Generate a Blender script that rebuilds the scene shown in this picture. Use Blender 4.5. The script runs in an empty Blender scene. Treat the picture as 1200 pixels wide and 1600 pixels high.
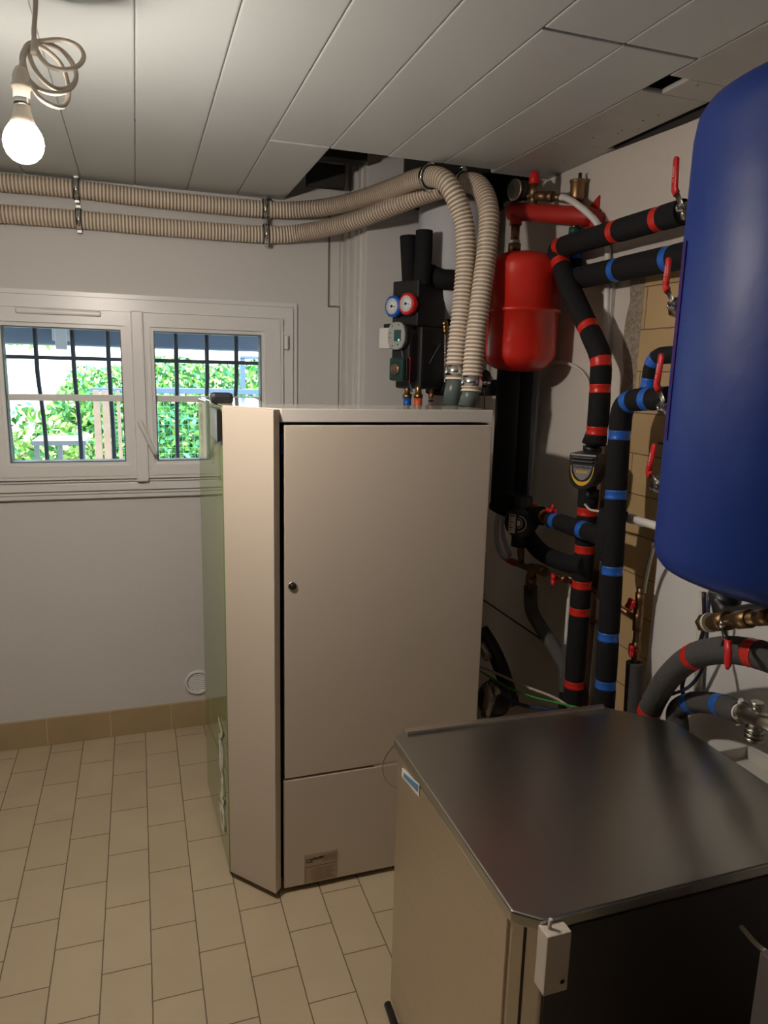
import bpy, bmesh, math, random
from mathutils import Vector, Matrix
random.seed(7)
sc = bpy.context.scene
COL = sc.collection
V = Vector

# ------------------------------------------------------------ camera
F, CX, CY, H = 1125.0, 600.0, 800.0, 1.5
v1 = V((212 - CX, 570 - CY, F)); v2 = V((3945 - CX, 663 - CY, F))
Yc = v1.normalized(); Xc = (v2 - Yc * v2.dot(Yc)).normalized()
Zc = -Yc.cross(Xc)
if Zc.y > 0: Zc = -Zc
def to_world(c): return V((Xc.dot(c), Yc.dot(c), Zc.dot(c)))
CAM = V((0, 0, H))
right, up, back = to_world(V((1, 0, 0))), to_world(V((0, -1, 0))), to_world(V((0, 0, -1)))
cd = bpy.data.cameras.new('camera'); cam = bpy.data.objects.new('camera', cd); COL.objects.link(cam)
cam.matrix_world = Matrix(((right.x, up.x, back.x, CAM.x), (right.y, up.y, back.y, CAM.y), (right.z, up.z, back.z, CAM.z), (0, 0, 0, 1)))
cd.sensor_fit = 'VERTICAL'; cd.sensor_height = 32.0; cd.lens = 32.0 * F / 1600.0
cd.clip_start = 0.02
sc.camera = cam

# ------------------------------------------------------------ light and exposure
sc.view_settings.view_transform = 'Standard'; sc.view_settings.look = 'None'
sc.view_settings.gamma = 1.0; sc.view_settings.use_curve_mapping = False
sc.view_settings.exposure = 0.32
BULB_STRENGTH = 900.0
WORLD_STRENGTH = 5.0
w = bpy.data.worlds.new('sky'); sc.world = w; w.use_nodes = True
bg = w.node_tree.nodes['Background']; bg.inputs[0].default_value = (0.80, 0.91, 1.0, 1); bg.inputs[1].default_value = WORLD_STRENGTH
sd = bpy.data.lights.new('sun', 'SUN'); sd.energy = 6.0; sd.angle = 0.02; sd.color = (1, .96, .88)
sun = bpy.data.objects.new('sun', sd); COL.objects.link(sun)
sun.rotation_euler = V((0.25, 0.62, -1.0)).to_track_quat('-Z', 'Y').to_euler()

# ------------------------------------------------------------ helpers
def ray(px, py): return to_world(V((px - CX, py - CY, F)))
def at(px, py, x=None, y=None, z=None):
    d = ray(px, py)
    if x is not None: t = x / d.x
    elif y is not None: t = y / d.y
    else: t = (z - H) / d.z
    return CAM + d * t
def proj(p):
    d = p - CAM
    return V((CX + F * d.dot(right) / -d.dot(back), CY - F * d.dot(up) / -d.dot(back)))

class MB:
    def __init__(s): s.bm = bmesh.new(); s.mi = 0
    def faces(s, fs, smooth=False):
        for f in fs: f.material_index = s.mi; f.smooth = smooth
    def obox(s, o, ax, lo, hi, bev=0.0):
        vs = []
        for k in range(8):
            c = [(hi if (k >> i) & 1 else lo)[i] for i in range(3)]
            vs.append(s.bm.verts.new(o + ax[0] * c[0] + ax[1] * c[1] + ax[2] * c[2]))
        q = [(0, 2, 3, 1), (4, 5, 7, 6), (0, 1, 5, 4), (2, 6, 7, 3), (0, 4, 6, 2), (1, 3, 7, 5)]
        fs = [s.bm.faces.new([vs[i] for i in f]) for f in q]
        s.faces(fs)
        if bev > 0:
            es = list({e for f in fs for e in f.edges})
            r = bmesh.ops.bevel(s.bm, geom=es, offset=bev, segments=2, profile=.6, affect='EDGES')
            for f in r['faces']: f.material_index = s.mi
        return s
    def box(s, lo, hi, bev=0.0):
        return s.obox(V((0, 0, 0)), (V((1, 0, 0)), V((0, 1, 0)), V((0, 0, 1))), lo, hi, bev)
    def rings(s, rings, cap=True, closed_ring=True, smooth=True, midx=None):
        vr = [[s.bm.verts.new(p) for p in r] for r in rings]
        n = len(vr[0])
        for i in range(len(vr) - 1):
            for j in range(n if closed_ring else n - 1):
                f = s.bm.faces.new((vr[i][j], vr[i][(j + 1) % n], vr[i + 1][(j + 1) % n], vr[i + 1][j]))
                f.smooth = smooth; f.material_index = s.mi if midx is None else midx(i)
        if cap:
            for r in (vr[0][::-1], vr[-1]):
                f = s.bm.faces.new(r); f.material_index = s.mi if midx is None else midx(0)
        return s
    def tube(s, path, r, n=14, cap=True, midx=None):
        fr = frames(path)
        rs = []
        for i, (p, a, b) in enumerate(fr):
            rr = r[i] if isinstance(r, (list, tuple)) else r
            rs.append([p + (a * math.cos(2 * math.pi * k / n) + b * math.sin(2 * math.pi * k / n)) * rr for k in range(n)])
        return s.rings(rs, cap, midx=midx)
    def cyl(s, a, b, r, r2=None, n=20):
        return s.tube([V(a), V(b)], [r, r if r2 is None else r2], n)
    def lathe(s, o, axis, prof, n=32, scale=(1, 1)):
        axis = V(axis).normalized()
        a = axis.orthogonal().normalized()
        if abs(axis.z) > .9: a = V((1, 0, 0))
        b = axis.cross(a)
        rs = [[V(o) + axis * h + (a * math.cos(2 * math.pi * k / n) * scale[0] + b * math.sin(2 * math.pi * k / n) * scale[1]) * max(r, 1e-4) for k in range(n)] for r, h in prof]
        return s.rings(rs)
    def prism(s, poly, d, bev=0):
        """poly: list of 3D points, d: extrusion vector"""
        a = [s.bm.verts.new(V(p)) for p in poly]; b = [s.bm.verts.new(V(p) + V(d)) for p in poly]
        n = len(poly)
        fs = [s.bm.faces.new(a[::-1]), s.bm.faces.new(b)]
        for i in range(n): fs.append(s.bm.faces.new((a[i], a[(i + 1) % n], b[(i + 1) % n], b[i])))
        s.faces(fs)
        bmesh.ops.recalc_face_normals(s.bm, faces=fs)
        if bev > 0:
            es = list({e for f in fs for e in f.edges})
            r = bmesh.ops.bevel(s.bm, geom=es, offset=bev, segments=2, profile=.6, affect='EDGES')
            for f in r['faces']: f.material_index = s.mi
        return s
    def frame(s, o, i, y0, y1):
        """rectangular ring in XZ: o=(x0,x1,z0,z1), i likewise, from y0 to y1"""
        def rect(r, y): return [V((r[0], y, r[2])), V((r[1], y, r[2])), V((r[1], y, r[3])), V((r[0], y, r[3]))]
        L = [[s.bm.verts.new(p) for p in rr] for rr in (rect(o, y0), rect(i, y0), rect(i, y1), rect(o, y1))]
        fs = []
        for k in range(4):
            A, B = L[k], L[(k + 1) % 4]
            for j in range(4): fs.append(s.bm.faces.new((A[j], A[(j + 1) % 4], B[(j + 1) % 4], B[j])))
        s.faces(fs); bmesh.ops.recalc_face_normals(s.bm, faces=fs)
        return s
    def ball(s, c, r, sc3=(1, 1, 1), n=16):
        pr = [(r * math.sin(math.pi * k / n), -r * math.cos(math.pi * k / n)) for k in range(n + 1)]
        rs = [[V(c) + V((rr * math.cos(2 * math.pi * j / (2 * n)) * sc3[0], rr * math.sin(2 * math.pi * j / (2 * n)) * sc3[1], h * sc3[2])) for j in range(2 * n)] for rr, h in [(max(a, 1e-5), b) for a, b in pr]]
        return s.rings(rs)

def frames(path):
    out = []; n = len(path)
    a = None
    for i in range(n):
        t = (path[min(i + 1, n - 1)] - path[max(i - 1, 0)]).normalized()
        if a is None: a = t.orthogonal().normalized()
        a = (a - t * a.dot(t))
        if a.length < 1e-5: a = t.orthogonal()
        a.normalize()
        out.append((path[i], a, t.cross(a)))
    return out
def smooth(pts, k=8):
    pts = [V(p) for p in pts]; out = []
    P = [pts[0] * 2 - pts[1]] + pts + [pts[-1] * 2 - pts[-2]]
    for i in range(1, len(P) - 2):
        p0, p1, p2, p3 = P[i - 1:i + 3]
        for j in range(k):
            t = j / k
            out.append(.5 * ((2 * p1) + (p2 - p0) * t + (2 * p0 - 5 * p1 + 4 * p2 - p3) * t * t + (-p0 + 3 * p1 - 3 * p2 + p3) * t ** 3))
    out.append(pts[-1].copy())
    return out
def resample(path, step):
    out = [path[0].copy()]; acc = 0
    for a, b in zip(path, path[1:]):
        L = (b - a).length
        if L < 1e-9: continue
        d = step - acc
        while d <= L:
            out.append(a.lerp(b, d / L)); d += step
        acc = L - (d - step)
    if (out[-1] - path[-1]).length > step * .3: out.append(path[-1].copy())
    return out
def corner(pts, r=.04, k=6):
    """polyline with rounded corners"""
    pts = [V(p) for p in pts]; out = [pts[0]]
    for i in range(1, len(pts) - 1):
        p = pts[i]; a = pts[i - 1] - p; b = pts[i + 1] - p
        d = min(r, a.length * .45, b.length * .45)
        A = p + a.normalized() * d; B = p + b.normalized() * d
        for j in range(k + 1):
            t = j / k
            out.append(A * (1 - t) ** 2 + p * 2 * t * (1 - t) + B * t * t)
    out.append(pts[-1]); return out

ORG = {}
def thing(name, loc, label, cat, group=None):
    o = bpy.data.objects.new(name, None); COL.objects.link(o); o.location = loc; o.empty_display_size = .05
    o['label'] = label; o['category'] = cat
    if group: o['group'] = group
    ORG[o] = V(loc); return o
def obj(name, mb, mats, parent=None, label=None, cat=None, group=None, kind=None):
    me = bpy.data.meshes.new(name)
    bmesh.ops.recalc_face_normals(mb.bm, faces=mb.bm.faces)
    if parent is None:
        xs = [v.co for v in mb.bm.verts]
        org = V(((min(v.x for v in xs) + max(v.x for v in xs)) / 2, (min(v.y for v in xs) + max(v.y for v in xs)) / 2, min(v.z for v in xs)))
    else: org = ORG[parent]
    mb.bm.transform(Matrix.Translation(-org)); mb.bm.to_mesh(me); mb.bm.free()
    for m in (mats if isinstance(mats, (list, tuple)) else [mats]): me.materials.append(m)
    o = bpy.data.objects.new(name, me); COL.objects.link(o)
    if parent is None: o.location = org
    else: o.parent = parent
    ORG[o] = org
    if label: o['label'] = label
    if cat: o['category'] = cat
    if group: o['group'] = group
    if kind: o['kind'] = kind
    return o
def text(name, s, m, parent, pos, xdir, ydir, size, bold=0.0, shear=0.0, label=None):
    """small raised lettering; xdir reading direction, ydir up direction"""
    cu = bpy.data.curves.new(name, 'FONT'); cu.body = s; cu.size = size; cu.extrude = .0004; cu.offset = bold; cu.shear = shear
    cu.align_x = 'CENTER'; cu.align_y = 'CENTER'; cu.resolution_u = 3
    tmp = bpy.data.objects.new('tmp', cu); COL.objects.link(tmp)
    me = bpy.data.meshes.new_from_object(tmp.evaluated_get(bpy.context.evaluated_depsgraph_get()))
    bpy.data.objects.remove(tmp)
    xd = V(xdir).normalized(); yd = V(ydir); yd = (yd - xd * yd.dot(xd)).normalized(); zd = xd.cross(yd)
    p = V(pos) - ORG[parent]
    me.transform(Matrix(((xd.x, yd.x, zd.x, p.x), (xd.y, yd.y, zd.y, p.y), (xd.z, yd.z, zd.z, p.z), (0, 0, 0, 1))))
    me.materials.clear(); me.materials.append(m)
    o = bpy.data.objects.new(name, me); COL.objects.link(o); o.parent = parent; ORG[o] = ORG[parent]
    if label: o['label'] = label
    return o

def mat(name, col, rough=.5, metal=0, bump=0, bscale=40, var=0, vscale=6, coat=0, spec=.5, stretch=None, ior=None):
    m = bpy.data.materials.new(name); m.use_nodes = True; nt = m.node_tree; b = nt.nodes['Principled BSDF']
    b.inputs['Base Color'].default_value = (*col, 1); b.inputs['Roughness'].default_value = rough; b.inputs['Metallic'].default_value = metal
    b.inputs['Coat Weight'].default_value = coat; b.inputs['Specular IOR Level'].default_value = spec
    if ior: b.inputs['IOR'].default_value = ior
    if bump or var:
        tc = nt.nodes.new('ShaderNodeTexCoord'); mp = nt.nodes.new('ShaderNodeMapping'); nt.links.new(tc.outputs['Object'], mp.inputs[0])
        if stretch: mp.inputs['Scale'].default_value = stretch
    if bump:
        nz = nt.nodes.new('ShaderNodeTexNoise'); nz.inputs['Scale'].default_value = bscale; nz.inputs['Detail'].default_value = 5
        bp = nt.nodes.new('ShaderNodeBump'); bp.inputs['Strength'].default_value = bump; bp.inputs['Distance'].default_value = .01
        nt.links.new(mp.outputs[0], nz.inputs['Vector']); nt.links.new(nz.outputs[0], bp.inputs['Height']); nt.links.new(bp.outputs[0], b.inputs['Normal'])
    if var:
        n2 = nt.nodes.new('ShaderNodeTexNoise'); n2.inputs['Scale'].default_value = vscale; n2.inputs['Detail'].default_value = 4
        mx = nt.nodes.new('ShaderNodeMix'); mx.data_type = 'RGBA'
        mx.inputs['A'].default_value = (*[c * (1 - var) for c in col], 1); mx.inputs['B'].default_value = (*[min(1, c * (1 + var)) for c in col], 1)
        nt.links.new(mp.outputs[0], n2.inputs['Vector']); nt.links.new(n2.outputs[0], mx.inputs['Factor']); nt.links.new(mx.outputs['Result'], b.inputs['Base Color'])
    return m
M = {}
M['wall'] = mat('wall_paint', (.68, .665, .64), .75, bump=.12, bscale=30, var=.03, vscale=3, spec=.25)
M['wallr'] = mat('right_wall_plaster', (.63, .58, .52), .8, bump=.15, bscale=18, var=.07, vscale=4, spec=.25)
M['far_wall'] = mat('darkened_unseen_wall', (.24, .19, .15), .85, var=.15)  # unseen walls, coloured dark to cut the light they bounce
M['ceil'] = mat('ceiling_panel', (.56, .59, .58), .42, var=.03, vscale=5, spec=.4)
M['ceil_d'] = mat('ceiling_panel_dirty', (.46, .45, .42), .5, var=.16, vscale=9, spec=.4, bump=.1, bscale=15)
M['void'] = mat('void_shade_black', (.035, .032, .03), .9)  # near-black colour paints in the shade above the ceiling
M['pvc'] = mat('window_plastic', (.80, .79, .77), .3, spec=.5)
M['gasket'] = mat('gasket', (.10, .13, .17), .5)
M['black'] = mat('black_foam', (.012, .012, .013), .85, bump=.2, bscale=120, spec=.25)
M['blackp'] = mat('black_plastic', (.015, .015, .016), .4)
M['grey_foam'] = mat('grey_foam', (.085, .082, .08), .9, bump=.3, bscale=110, spec=.2, var=.12, vscale=20)
M['red_tape'] = mat('red_tape', (.62, .022, .012), .35)
M['blue_tape'] = mat('blue_tape', (.02, .13, .55), .35)
M['red_metal'] = mat('red_paint', (.60, .020, .010), .3, coat=.3)
M['red_dark'] = mat('red_primer', (.42, .018, .012), .5)
M['red_grip'] = mat('red_grip', (.66, .02, .02), .38)
M['blue_jacket'] = mat('blue_vinyl', (.005, .031, .21), .46, bump=.5, bscale=6, spec=.36)
M['white_metal'] = mat('boiler_white', (.61, .53, .43), .35, bump=.03, bscale=400)
M['white_gloss'] = mat('boiler_lid', (.66, .62, .56), .08)
M['steel'] = mat('brushed_steel', (.68, .62, .54), .36, 1, bump=.02, bscale=60, stretch=(1, 1, 20), var=.06, vscale=8)
M['steel_lid'] = mat('steel_lid', (.47, .465, .43), .30, 1, var=.08, vscale=5, bump=.012, bscale=50)
M['chrome'] = mat('chrome', (.75, .75, .74), .18, 1)
M['nickel'] = mat('nickel', (.45, .43, .38), .3, 1)
M['brass'] = mat('brass', (.55, .36, .14), .3, 1)
M['bronze'] = mat('bronze', (.24, .15, .075), .40, .9, var=.25, vscale=30)
M['copper'] = mat('copper', (.33, .15, .08), .4, 1, var=.2, vscale=30)
M['cream'] = mat('cream_rib', (.80, .71, .58), .42)
M['taupe'] = mat('hose_groove', (.34, .26, .19), .5)
M['grey_pipe'] = mat('grey_pipe', (.10, .125, .12), .35)
M['white_pl'] = mat('white_plastic', (.72, .70, .66), .4)
M['offwhite'] = mat('sensor_plastic', (.62, .55, .46), .45)
M['vessel'] = mat('grey_vessel', (.66, .67, .70), .3, coat=.2)
M['green_box'] = mat('dark_green_plastic', (.012, .05, .04), .35)
M['blue_pl'] = mat('blue_plastic', (.01, .12, .55), .35)
M['orange'] = mat('orange_plastic', (.75, .12, .04), .4)
M['yellow'] = mat('yellow_print', (.75, .45, .02), .5)
M['dial'] = mat('dial_face', (.75, .76, .80), .4)
M['cordm'] = mat('cord_sheath', (.46, .40, .33), .5)
M['concrete'] = mat('bare_concrete', (.30, .25, .19), .95, bump=1.0, bscale=60, var=.75, vscale=110)
M['wood'] = mat('brown_wood', (.13, .07, .045), .7, var=.2, vscale=12)
M['iron'] = mat('iron_bar', (.035, .05, .075), .6)
M['eave'] = mat('eave_paint', (.16, .21, .30), .6)
M['foil'] = mat('foil_wrap', (.35, .33, .30), .25, 1, bump=.8, bscale=40)
M['plate'] = mat('rating_plate', (.42, .34, .24), .35, .3)
M['ink'] = mat('dark_ink', (.02, .015, .01), .5)
M['ink2'] = mat('brown_ink', (.22, .15, .09), .5)
M['green_wire'] = mat('green_cable', (.05, .32, .06), .4)
M['blue_wire'] = mat('blue_cable', (.03, .05, .12), .4)
M['whiteprint'] = mat('white_print', (.8, .8, .72), .4)
M['sticker'] = mat('sticker_blue', (.10, .25, .45), .4)
M['ground'] = mat('outdoor_ground', (.55, .52, .46), .9, var=.2)

def tile_mat(name, c1, c2, mortar, wd, ht, mort, x0, y0, swap, offset=.5, rough=.42, axes='XY', bump=.25, freq=2):
    """brick tiles in world metres; swap: long side of the tile along the second axis"""
    m = bpy.data.materials.new(name); m.use_nodes = True; nt = m.node_tree; b = nt.nodes['Principled BSDF']
    g = nt.nodes.new('ShaderNodeNewGeometry'); sp = nt.nodes.new('ShaderNodeSeparateXYZ'); cb = nt.nodes.new('ShaderNodeCombineXYZ')
    nt.links.new(g.outputs['Position'], sp.inputs[0])
    def ad(src, v):
        a = nt.nodes.new('ShaderNodeMath'); a.operation = 'ADD'; a.inputs[1].default_value = v; nt.links.new(src, a.inputs[0]); return a.outputs[0]
    A, B = sp.outputs[axes[0]], sp.outputs[axes[1]]
    if swap: A, B = B, A; x0, y0 = y0, x0
    nt.links.new(ad(A, -x0), cb.inputs[0]); nt.links.new(ad(B, -y0), cb.inputs[1])
    # wobble the joint lines a touch, as hand-laid tiles
    nzw = nt.nodes.new('ShaderNodeTexNoise'); nzw.inputs['Scale'].default_value = 30; nt.links.new(g.outputs['Position'], nzw.inputs['Vector'])
    vs = nt.nodes.new('ShaderNodeVectorMath'); vs.operation = 'MULTIPLY_ADD'; vs.inputs[1].default_value = (.0025, .0025, 0)
    nt.links.new(nzw.outputs['Color'], vs.inputs[0]); nt.links.new(cb.outputs[0], vs.inputs[2])
    br = nt.nodes.new('ShaderNodeTexBrick'); nt.links.new(vs.outputs[0], br.inputs['Vector'])
    br.offset = offset; br.offset_frequency = freq; br.squash = 1; br.squash_frequency = 2
    br.inputs['Scale'].default_value = 1; br.inputs['Mortar Size'].default_value = mort; br.inputs['Mortar Smooth'].default_value = .15
    br.inputs['Brick Width'].default_value = wd; br.inputs['Row Height'].default_value = ht; br.inputs['Bias'].default_value = 0
    br.inputs['Color1'].default_value = (*c1, 1); br.inputs['Color2'].default_value = (*c2, 1); br.inputs['Mortar'].default_value = (*mortar, 1)
    nz = nt.nodes.new('ShaderNodeTexNoise'); nz.inputs['Scale'].default_value = 7; nz.inputs['Detail'].default_value = 6; nt.links.new(g.outputs['Position'], nz.inputs['Vector'])
    mr = nt.nodes.new('ShaderNodeMapRange'); mr.inputs[3].default_value = .86; mr.inputs[4].default_value = 1.1; nt.links.new(nz.outputs[0], mr.inputs[0])
    mx = nt.nodes.new('ShaderNodeMix'); mx.data_type = 'RGBA'; mx.blend_type = 'MULTIPLY'; mx.inputs['Factor'].default_value = 1
    nt.links.new(br.outputs['Color'], mx.inputs['A']); nt.links.new(mr.outputs[0], mx.inputs['B']); nt.links.new(mx.outputs['Result'], b.inputs['Base Color'])
    iv = nt.nodes.new('ShaderNodeMath'); iv.operation = 'SUBTRACT'; iv.inputs[0].default_value = 1; nt.links.new(br.outputs['Fac'], iv.inputs[1])
    bp = nt.nodes.new('ShaderNodeBump'); bp.inputs['Strength'].default_value = bump; bp.inputs['Distance'].default_value = .002
    nt.links.new(iv.outputs[0], bp.inputs['Height']); nt.links.new(bp.outputs[0], b.inputs['Normal'])
    b.inputs['Roughness'].default_value = rough; b.inputs['Specular IOR Level'].default_value = .35
    return m
TW, TL = .1187, .2350
M['floor'] = tile_mat('floor_tiles', (.55, .445, .30), (.505, .405, .27), (.17, .12, .075), TL, TW, .0017, .099 - 20 * TW, 1.68 - .5 * TL - 20 * TL, True)
M['tan_tile'] = tile_mat('tan_wall_tiles', (.52, .37, .19), (.47, .33, .165), (.16, .10, .05), .30, .113, .0016, 1.545 - .3, .5, False, axes='YZ', offset=.5, rough=.35)

def glass_mat():
    m = bpy.data.materials.new('window_glass'); m.use_nodes = True; nt = m.node_tree; nt.nodes.clear()
    o = nt.nodes.new('ShaderNodeOutputMaterial'); t = nt.nodes.new('ShaderNodeBsdfTransparent'); g = nt.nodes.new('ShaderNodeBsdfGlossy'); f = nt.nodes.new('ShaderNodeFresnel')
    t.inputs[0].default_value = (.95, .98, .99, 1); g.inputs['Roughness'].default_value = .01; f.inputs[0].default_value = 1.45
    x = nt.nodes.new('ShaderNodeMixShader'); nt.links.new(f.outputs[0], x.inputs[0]); nt.links.new(t.outputs[0], x.inputs[1]); nt.links.new(g.outputs[0], x.inputs[2]); nt.links.new(x.outputs[0], o.inputs[0])
    return m
M['glass'] = glass_mat()
M['green_glass'] = mat('green_glass', (.24, .31, .13), .04, ior=1.5)
M['green_glass'].node_tree.nodes['Principled BSDF'].inputs['Specular Tint'].default_value = (.8, .95, .7, 1)
M['tray'] = mat('translucent_plastic', (.6, .57, .52), .2)
def emis(name, col, st):
    m = bpy.data.materials.new(name); m.use_nodes = True; b = m.node_tree.nodes['Principled BSDF']
    b.inputs['Base Color'].default_value = (.8, .8, .8, 1); b.inputs['Emission Color'].default_value = (*col, 1); b.inputs['Emission Strength'].default_value = st
    return m
M['bulb'] = emis('bulb_glow', (1.0, .89, .79), BULB_STRENGTH)
M['bulb2'] = emis('bulb_glow_rim', (1.0, .89, .79), BULB_STRENGTH * .12)
M['lcd'] = mat('lcd_screen', (.03, .09, .09), .2)
M['leds'] = emis('green_led', (.05, 1, .5), .8)

# ------------------------------------------------------------ setting
WY, WX, CZ, TOP = 2.935, 1.33, 2.137, 2.50
LX, FY = -2.3, -1.7
FYc = 2.70                       # face of the corner pier
obj('floor', MB().box((LX, FY, -.1), (WX, WY, 0)), M['floor'], kind='structure')
# window wall with opening
wx0, wx1, wz0, wz1 = -.55, .60, 1.03, 1.74
mb = MB()
mb.box((LX - .2, WY, -.1), (WX + .2, WY + .26, wz0)); mb.box((LX - .2, WY, wz1), (WX + .2, WY + .26, TOP))
mb.box((LX - .2, WY, wz0), (wx0, WY + .26, wz1)); mb.box((wx1, WY, wz0), (WX + .2, WY + .26, wz1))
obj('wall_back', mb, M['wall'], kind='structure')
obj('wall_left', MB().box((LX - .2, FY, 0), (LX, WY, TOP)), M['far_wall'], kind='structure')
obj('wall_front', MB().box((LX - .2, FY - .2, 0), (WX + .2, FY, TOP)), M['far_wall'], kind='structure')
# right wall: lower body, thicker upper plaster band, tile field and bare concrete chase
mb = MB(); mb.box((WX, FY, -.1), (WX + .2, WY, TOP))
mb.prism([(WX - .012, FY, 1.80), (WX - .012, WY, 1.80), (WX - .012, WY, 2.1365), (WX - .012, 1.95, 2.1365), (WX - .012, 1.6, 2.122), (WX - .012, FY, 2.116)], (.022, 0, 0), .002)
obj('wall_right', mb, M['wallr'], kind='structure')
mb = MB(); mb.box((WX - .016, FY, .001), (WX + .01, 1.545, 1.80), .001)
obj('wall_right_panel', mb, M['wall'], kind='structure')
mb = MB(); mb.box((WX - .010, 1.547, .001), (WX + .01, 1.708, 1.797))
obj('wall_right_tiles', mb, M['tan_tile'], kind='structure')
mb = MB(); rs = []
for k in range(46):
    z = .001 + 1.79 * k / 45
    a = 1.711 + .006 * math.sin(k * 1.7) + .004 * math.sin(k * 4.1); b = 1.783 + .008 * math.sin(k * 1.1 + 1) + .005 * math.sin(k * 3.3)
    rs.append([V((WX + .005, a, z)), V((WX - .005, a, z)), V((WX - .008, (a + b) / 2, z)), V((WX - .004, b, z)), V((WX + .005, b, z))])
mb.rings(rs, smooth=False); obj('wall_right_chase', mb, M['concrete'], kind='structure')
mb = MB(); mb.box((WX - .022, 1.815, .001), (WX + .002, 1.845, 1.30), .003)
obj('trim_1', mb, M['wood'], kind='structure')
mb = MB(); mb.box((WX - .014, 1.848, .001), (WX + .002, 1.862, 1.795), .003)
obj('trim_2', mb, M['wallr'], kind='structure')
# thin horizontal panel joint low on the right wall
mb = MB(); mb.box((WX - .003, 1.9, .575), (WX + .002, FYc, .580)); obj('trim_3', mb, M['ink'], kind='structure')
# pier in the far corner
mb = MB(); mb.box((.83, FYc, -.05), (WX + .05, WY + .01, TOP), .004)
mb.box((.822, FYc + .05, 0), (.835, FYc + .09, TOP), .003); mb.box((.815, FYc + .10, 0), (.835, FYc + .16, TOP), .003); mb.box((.806, FYc + .17, 0), (.835, WY, TOP), .003)
obj('wall_corner', mb, M['wall'], kind='structure')
mb = MB(); mb.box((.755, WY - .006, 1.755), (.792, WY + .002, TOP), .001); obj('trim_4', mb, M['wall'], kind='structure')
mb = MB(); mb.box((.745, WY - .003, 1.75), (.751, WY + .002, 2.13)); mb.box((.745, WY - .003, 1.748), (.795, WY + .002, 1.753)); mb.box((.793, WY - .003, 1.25), (.7955, WY + .002, 1.753))
obj('trim_5', mb, M['ink2'], kind='structure')
# roof slab above the ceiling void
obj('roof_slab', MB().box((LX - .3, FY - .3, TOP), (WX + .3, WY + .30, TOP + .15)), M['void'], kind='structure')
# suspended ceiling: boards
mb = MB(); bt = .012; g = .0009
def board(x0, x1, y0, y1, mi=0):
    mb.mi = mi; mb.box((x0 + g, y0, CZ), (x1 - g, y1, CZ + bt), .0038)
xs = [.0235 - .1805 * k for k in range(13, 0, -1)] + [.0235, .204, .385, .5655, .7475, .929, 1.108, 1.300]
for a, b in zip(xs, xs[1:]):
    if b <= .39: board(a, b, FY, WY)
    elif a < .39: board(a, b, FY, 2.205); board(a, b, 2.213, WY)
    elif b < .75: board(a, b, FY, 2.22)
    elif a < 1.10: board(a, b, FY, 1.326); board(a, b, 1.334, 2.225)
    else:
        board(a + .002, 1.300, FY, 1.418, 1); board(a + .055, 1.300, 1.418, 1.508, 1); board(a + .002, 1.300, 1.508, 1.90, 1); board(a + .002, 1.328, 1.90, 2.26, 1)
mb.mi = 0
for k in range(11): mb.box((.392 + k * .0165, 2.203, CZ + .005), (.397 + k * .0165, 2.215, CZ + .011))
for x in xs[1:-2]:
    for a_, b_ in ((FY, 1.326), (1.334, 2.19)) if x > .7 else ((FY, 2.19),): mb.box((x - .006, a_, CZ + .006), (x + .006, b_, CZ + .0125))
for x in xs[1:]:
    if x < .5: mb.box((x - .006, 2.215, CZ + .006), (x + .006, WY, CZ + .0125))
mb.mi = 2
for px, py in ((1090, 133), (1029, 180), (1005, 188), (998, 201), (972, 204), (966, 208), (882, 252), (927, 215), (813, 268), (1140, 143)):
    p = at(px, py, z=CZ); mb.lathe(V((p.x, p.y, CZ - .0006)), (0, 0, 1), [(.0001, 0), (random.uniform(.0012, .003), 0), (.002, .001)], 8, (1, 1.5))
mb.mi = 0
obj('ceiling', mb, [M['ceil'], M['ceil_d'], M['ink']], kind='structure')
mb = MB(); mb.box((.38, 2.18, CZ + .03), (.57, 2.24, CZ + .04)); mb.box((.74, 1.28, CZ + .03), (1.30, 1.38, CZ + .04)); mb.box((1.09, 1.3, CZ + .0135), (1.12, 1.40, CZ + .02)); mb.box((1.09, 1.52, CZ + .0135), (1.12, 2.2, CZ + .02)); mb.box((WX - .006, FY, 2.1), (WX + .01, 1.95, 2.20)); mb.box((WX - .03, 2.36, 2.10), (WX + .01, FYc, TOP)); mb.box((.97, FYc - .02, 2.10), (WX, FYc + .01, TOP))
obj('ceiling_gap_shade_and_black', mb, M['void'], kind='structure')  # strips painting shade into the ceiling gaps, plus the black corner piece
# timber inside the void, coloured near-black to paint in its shade
mb = MB()
mb.box((LX, .35, CZ + bt), (WX, .42, CZ + .06)); mb.box((LX, 1.2, CZ + bt), (1.09, 1.26, CZ + .06)); mb.box((LX, 2.12, CZ + bt + .001), (WX - .05, 2.17, CZ + .06)); mb.box((LX, 2.86, CZ + bt), (.545, 2.92, CZ + .05))
obj('ceiling_battens', mb, M['void'], kind='structure')
mb = MB(); mb.box((.60, 2.60, 2.22), (.80, 2.66, 2.30), .003); mb.box((.62, 2.75, 2.16), (.76, 2.79, 2.24), .003)
obj('ceiling_joist_ends', mb, M['void'], kind='structure')
# skirting tiles
M['skirt'] = tile_mat('skirting_tiles', (.46, .345, .195), (.44, .33, .185), (.62, .50, .34), .2375, .3, .0016, -.39 - 10 * .2375, -.1, False, axes='XZ', offset=0, rough=.4)
obj('baseboard_back', MB().box((LX, WY - .012, 0), (.80, WY, .112), .002), M['skirt'], kind='structure')

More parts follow.
